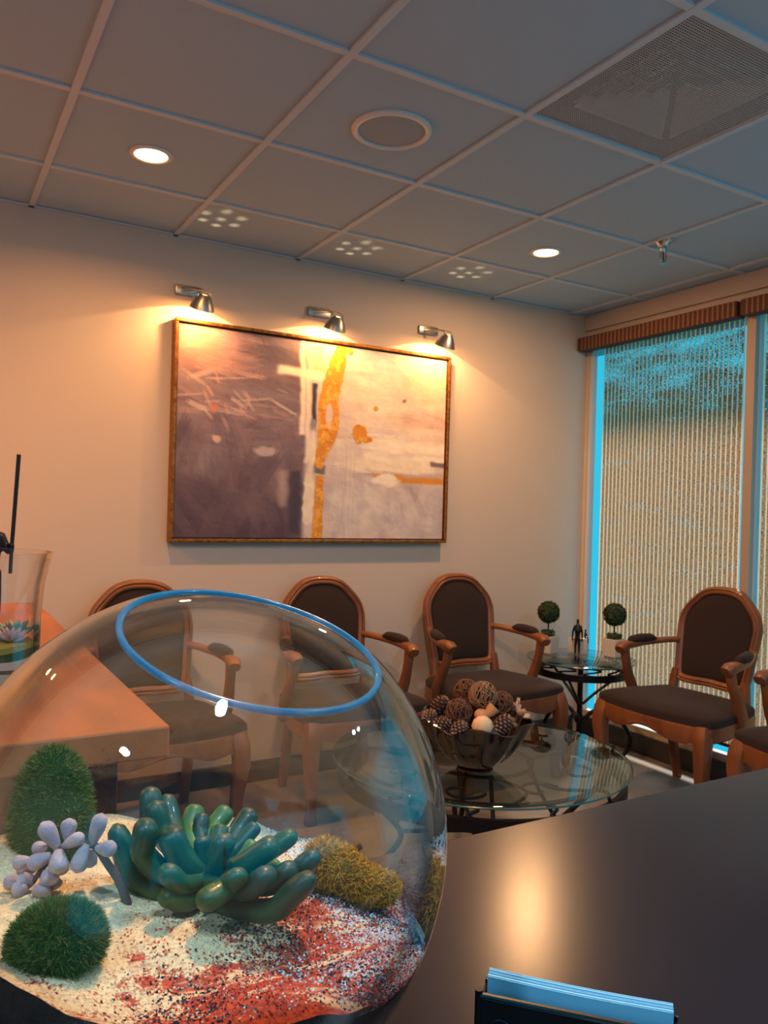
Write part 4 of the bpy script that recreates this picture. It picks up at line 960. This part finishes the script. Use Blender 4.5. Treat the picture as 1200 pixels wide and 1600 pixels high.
M['jade3'] = leaf_material('jade_leaf_dark', (12, 64, 54), (18, 72, 44), (30, 70, 36), -.004, .03)
SL = [((-0.013, 0.0128, 0.0153), (-0.0234, 0.0381, 0.0306), (-0.0235, 0.0487, 0.0499), 0.0055), ((-0.0046, 0.0026, -0.0092), (-0.0383, 0.0223, 0.0061), (-0.0486, 0.0285, 0.0379), 0.0058),
      ((-0.0145, 0.0064, 0.0031), (-0.0357, 0.0112, 0.0251), (-0.0355, 0.007, 0.0456), 0.0063), ((-0.0093, 0.0086, 0.0128), (-0.0214, 0.0272, 0.0293), (-0.024, 0.035, 0.0458), 0.0053),
      ((-0.0108, 0.0123, 0.0187), (-0.0126, 0.0351, 0.031), (-0.0139, 0.0477, 0.0437), 0.0045), ((-0.0034, 0.0006, 0.0113), (-0.017, 0.0035, 0.0245), (-0.0238, 0.0048, 0.0397), 0.0069),
      ((-0.0041, -0.0035, 0.0097), (-0.0209, -0.0153, 0.0148), (-0.0325, -0.0203, 0.0281), 0.005), ((-0.0045, 0.0096, 0.0197), (-0.0012, 0.0332, 0.026), (0.0052, 0.0435, 0.0351), 0.0048),
      ((-0.0014, 0.0058, 0.0194), (0.0016, 0.0219, 0.0259), (0.0048, 0.0298, 0.0351), 0.0037), ((-0.0009, 0.0013, 0.0164), (-0.0024, 0.0048, 0.0224), (-0.0022, 0.0061, 0.0307), 0.004),
      ((0.0032, 0.0051, 0.0187), (0.0116, 0.0258, 0.0264), (0.0232, 0.033, 0.0344), 0.0046), ((0.0027, 0.002, 0.0213), (0.0092, 0.0109, 0.0261), (0.0123, 0.0161, 0.0304), 0.0041),
      ((0.0087, 0.0013, 0.018), (0.0235, 0.0156, 0.0255), (0.0352, 0.0213, 0.0351), 0.005), ((0.009, -0.0013, 0.019), (0.0243, 0.0038, 0.026), (0.0326, 0.0066, 0.0314), 0.0039),
      ((0.0012, -0.0034, 0.0132), (0.0011, -0.0135, 0.0265), (0.0036, -0.0205, 0.0389), 0.0052), ((0.0062, 0.001, 0.0162), (0.0149, 0.0125, 0.0233), (0.02, 0.0185, 0.0269), 0.003),
      ((0.0086, -0.0032, 0.0116), (0.0215, -0.0043, 0.0189), (0.0275, -0.0044, 0.0261), 0.0041), ((0.0133, -0.0036, 0.0107), (0.0375, -0.0024, 0.0174), (0.0544, -0.0038, 0.0264), 0.0049),
      ((0.0037, -0.0032, 0.0125), (0.0195, -0.0161, 0.0204), (0.0325, -0.0258, 0.0326), 0.006), ((0.0098, -0.0135, 0.0109), (-0.0034, -0.0344, 0.0159), (-0.0182, -0.0414, 0.0147), 0.0055),
      ((-0.0027, -0.0047, 0.0098), (-0.0012, -0.0284, 0.0139), (0.0042, -0.044, 0.0275), 0.005), ((0.0067, -0.0091, 0.0051), (0.0137, -0.0322, 0.0123), (0.0205, -0.0466, 0.0258), 0.0057),
      ((0.0123, -0.0103, 0.0055), (0.0275, -0.0306, 0.0109), (0.0363, -0.0419, 0.0245), 0.0052), ((0.0131, -0.0083, 0.0034), (0.0383, -0.0256, 0.0088), (0.0545, -0.0363, 0.0261), 0.0053),
      ((-0.0002, -0.0058, -0.0052), (0.0244, -0.0418, 0.0019), (0.0387, -0.0618, 0.0266), 0.0059), ((0.0124, -0.0065, 0.0098), (0.0293, -0.0138, 0.0116), (0.0383, -0.0176, 0.0161), 0.0031),
      ((-0.0022, -0.0039, 0.0002), (-0.0189, -0.0133, 0.0035), (-0.0321, -0.016, 0.012), 0.005)]
t = thing('green_succulent', 'dark green finger-leaved succulent in the middle of the terrarium', 'succulent', (.1513, .4537, 1.121))
for k, (b0, m0, t0, r0) in enumerate(SL):
    P = cr([b0, tuple((np.array(b0) + np.array(m0)) / 2 + np.array((0, 0, -.001))), m0, tuple((np.array(m0) * .5 + np.array(t0) * .5)), t0], 4); n = len(P)
    R = [r0 * (.55 + .45 * math.sin(min(1, u * 1.5) * PI / 2)) * math.sqrt(max(0.0, 1 - max(0, (u - .80) / .205) ** 2)) for u in np.linspace(0, 1, n)]
    MB().tube(P, [q * 1.36 for q in R], 14, asp=.86).build('leaf', M['jade2'] if k in (7, 10, 25, 16) else (M['jade3'] if k in (8, 9, 12, 13, 21, 22, 23, 24) else M['jade']), t)
MB().tube([(0, 0, -.018), (0, 0, .0), (0, 0, .014)], [.012, .012, .008], 12).build('stem', M['jade3'], t)

# pale blue-grey succulent
M['pale'] = mat('powdery_leaf', (192, 172, 172), .75, noise=(90, (150, 142, 156)), bump=(500, .2)); M['palestem'] = mat('succulent_stem', (96, 70, 62), .8)
PLv = [((-0.032, 0.0188, 0.0246), (-0.0396, 0.0233, 0.0382), .0043), ((-0.0263, 0.0201, 0.0262), (-0.0255, 0.0243, 0.0375), .004), ((-0.0297, 0.014, 0.027), (-0.0213, 0.0056, 0.0339), .0034),
       ((-0.0155, 0.0091, 0.0267), (-0.0108, 0.0065, 0.0439), .004), ((-0.0135, 0.0034, 0.0269), (-0.0063, -0.0054, 0.0284), .004), ((-0.019, 0.0066, 0.0289), (-0.0239, 0.0048, 0.0153), .0043),
       ((-0.0325, 0.0121, 0.0262), (-0.0334, 0.0057, 0.0164), .0047), ((-0.0355, 0.0179, 0.0213), (-0.0467, 0.0215, 0.0168), .004), ((-0.0456, 0.0267, 0.0172), (-0.0529, 0.0309, 0.0148), .0036),
       ((-0.0374, 0.03, 0.0213), (-0.0407, 0.04, 0.0181), .0034), ((-0.0431, 0.0252, 0.0061), (-0.0504, 0.0294, 0.0042), .0047), ((-0.0487, 0.0308, 0.0037), (-0.0564, 0.0375, .0022), .004),
       ((-0.0465, 0.0237, 0.0031), (-0.0541, 0.0246, .002), .004), ((-0.0387, 0.0168, 0.0065), (-0.0415, 0.0126, .0025), .0049), ((-0.0378, 0.0175, 0.0135), (-0.0364, 0.012, 0.008), .0049),
       ((-0.041, 0.0309, 0.0108), (-0.0486, 0.0423, 0.0054), .0038), ((-0.0297, 0.0197, 0.0195), (-0.0292, 0.0217, 0.0088), .0038), ((-0.0149, 0.0122, 0.0238), (-0.015, 0.0157, 0.0127), .0036), ((-0.0343, 0.0201, 0.0074), (-0.0324, 0.0189, 0.0021), .0038)]
t = thing('pale_succulent', 'pale blue-grey jelly-bean succulent on a bent stem in the terrarium', 'succulent', (.1033, .462, 1.1269))
for b0, t0, r0 in PLv:
    b0, t0 = Vector(b0), Vector(t0); d = t0 - b0; e = t0 + d.normalized() * .001; P = [tuple(b0 + (e - b0) * u) for u in np.linspace(0, 1, 11)]
    R = [1.15 * r0 * (.42 + .58 * math.sin(min(1, u * 1.35) * PI / 2)) * math.sqrt(max(0.0, 1 - max(0, (u - .68) / .325) ** 2)) for u in np.linspace(0, 1, 11)]
    MB().tube(P, R, 12).build('leaf', M['pale'], t)
for P in ([(.0036, -.0015, -.008), (-.0012, .0007, .0064), (-.0069, .0041, .0158), (-.0127, .0075, .0252), (-.0164, .0097, .027), (-.0302, .0177, .0252), (-.0346, .0203, .0191), (-.04, .0234, .0115), (-.0435, .0254, .0050)], [(-.04, .0234, .0115), (-.0379, .0221, .005), (-.0401, .0234, .0)]):
    q = cr(P, 4); MB().tube(q, np.linspace(.0026, .0014, len(q)), 8).build('stem', M['palestem'], t)

# fuzzy domes
def fuzz(name, loc, rad, lab, cat, cols, n, ln, rot=(0, 0, 0), power=2.0):
    t = thing(name, lab, cat, loc); t.rotation_euler = rot
    MB().ball((0, 0, 0), rad, 28, 18).build('body', mat(name + '_body', cols[0], .9), t)
    mats = [mat(name + '_fuzz%d' % i, c, .8) for i, c in enumerate(cols)]
    for i, mt in enumerate(mats):
        b = MB()
        for k in range(n // len(mats)):
            v = Vector(rng.normal(size=3)).normalized()
            if v.z < -.5: v.z = -v.z
            p = Vector((v.x * rad[0], v.y * rad[1], v.z * rad[2])) * .985; nn = Vector((v.x / rad[0], v.y / rad[1], v.z / rad[2])).normalized()
            d = (nn + Vector(rng.normal(size=3)) * .42).normalized(); s_ = d.orthogonal().normalized(); a = random.random() * 6.28; s_ = (s_ * math.cos(a) + d.cross(s_) * math.sin(a)) * .00026; L_ = ln * random.uniform(.6, 1.25)
            b.add([p - s_, p + s_, p + d * L_], [(0, 1, 2)])
        o = b.build('fuzz', mt, t, smooth=False); o['kind'] = 'stuff'
fuzz('fuzzy_cactus', (.077, .546, 1.141), (.0250, .0250, .049), 'tall fuzzy green dome at the back left of the terrarium', 'moss', [(36, 76, 22), (54, 104, 32), (146, 146, 66)], 9000, .0042)
fuzz('moss_ball', (.0620, .4115, 1.134), (.0228, .0210, .0172), 'low fuzzy green moss ball at the front left of the terrarium', 'moss', [(36, 78, 20), (50, 108, 30), (124, 128, 52)], 9000, .0042, (0, .1, .3))

# yellow reindeer moss
t = thing('reindeer_moss', 'mustard yellow reindeer moss clump at the right of the terrarium', 'moss', (.243, .452, 1.098))
M['mossY'] = mat('mustard_moss', (222, 168, 46), .9, noise=(300, (176, 128, 34))); M['mossD'] = mat('mustard_moss_core', (130, 96, 34), .95, bump=(400, .5))
lobes = [((-.012, .008, .022), .0155), ((-.004, .002, .018), .016), ((.004, -.004, .012), .0145), ((.012, -.010, .009), .0125), ((.020, -.014, .007), .0105), ((-.020, .012, .014), .012)]
core = MB()
for c, r in lobes: core.ball(c, r * .86, 14, 10)
core.build('body', M['mossD'], t)
b = MB()
for k in range(5200):
    c, r = lobes[k % 6]; v = Vector(rng.normal(size=3)).normalized(); p = Vector(c) + v * r * .84; d = (v + Vector(rng.normal(size=3)) * .5).normalized(); L_ = random.uniform(.0016, .0036); u = d.orthogonal().normalized() * .00045; w = d.cross(u); e = p + d * L_; f2 = e + (d + Vector(rng.normal(size=3)) * .9).normalized() * L_ * .55; f3 = e + (d + Vector(rng.normal(size=3)) * .9).normalized() * L_ * .5
    b.add([p + u, p - u * .5 + w * .8, p - u * .5 - w * .8, e + u * .7, e - u * .35 + w * .6, e - u * .35 - w * .6, f2, f3], [(0, 1, 4, 3), (1, 2, 5, 4), (2, 0, 3, 5), (3, 4, 6), (4, 5, 6), (5, 3, 6), (3, 4, 7), (4, 5, 7), (5, 3, 7)])
b.build('branchlets', M['mossY'], t, smooth=False)['kind'] = 'stuff'

# ------------------------------------------------------------------ card holder and cards
A0 = Vector((.3215, .4040)); A1 = Vector((.3985, .3210)); cdir = (A1 - A0).normalized(); rz = math.atan2(cdir.y, cdir.x); mid = (A0 + A1) / 2
t = thing('card_holder', 'black embossed metal card holder in the bottom right foreground', 'card holder', (mid.x - .006, mid.y - .008, CZ + .001), rz)
wq = .118
MB().box((0, -.012, .0245), (wq, .0025, .049), .001).build('front_panel', M['black'], t, smooth=False)
MB().box((0, .012, .024), (wq, .0025, .046), .001).build('back_panel', M['black'], t, smooth=False)
MB().box((0, 0, .002), (wq, .024, .004), .001).build('base', M['black'], t, smooth=False)
for s in (-1, 1):
    MB().box((s * (wq / 2 - .001), 0, .022), (.0025, .0235, .044), .001).build('side_panel', M['black'], t, smooth=False)
    MB().tube([(s * wq / 2, -.012, .002), (s * wq / 2, -.012, .053)], .0026, 10).build('corner_post', M['black'], t)
MB().tube([(-wq / 2, -.0125, .050), (wq / 2, -.0125, .050)], .0018, 8).build('front_rim', M['black'], t)
for k in range(5):
    for (rr_, nm) in ((.0075, 'emboss_ring'), (.004, 'emboss_ring')):
        MB().tube([(-.045 + .0225 * k + rr_ * math.cos(a), -.0135, .03 + rr_ * math.sin(a)) for a in [2 * PI * i / 16 for i in range(16)]], .0008, 6, closed=True).build(nm, M['black'], t)
b = MB(); V = []; n = 14; cwid = .110
for i in range(n + 1):
    u = i / n; x = (u - .5) * cwid; yc = -.0018 * math.sin(PI * u)
    for (yy, zz) in ((-.0003, 0), (.0003, 0), (.0003, .0525), (-.0003, .0525)): V.append((x, yy + yc, zz))
F = [(i * 4 + j, i * 4 + (j + 1) % 4, (i + 1) * 4 + (j + 1) % 4, (i + 1) * 4 + j) for i in range(n) for j in range(4)] + [(0, 1, 2, 3), (n * 4 + 3, n * 4 + 2, n * 4 + 1, n * 4)]
c0 = MB().add(V, F).build('business_card', M['paper'], smooth=False)
for k in range(11):
    o = c0 if k == 0 else c0.copy()
    if k: COL.objects.link(o)
    yy = -.004 + .00080 * k; dz = random.uniform(0, .0009) + .00012 * k
    o.location = (t.location.x - math.sin(rz) * yy, t.location.y + math.cos(rz) * yy, CZ + .0055 + dz); o.rotation_euler = (0, 0, rz + random.uniform(-.0006, .0006))
    tag(o, 'pale blue card standing in the stack in the black card holder', 'card', 'cards in the black holder')
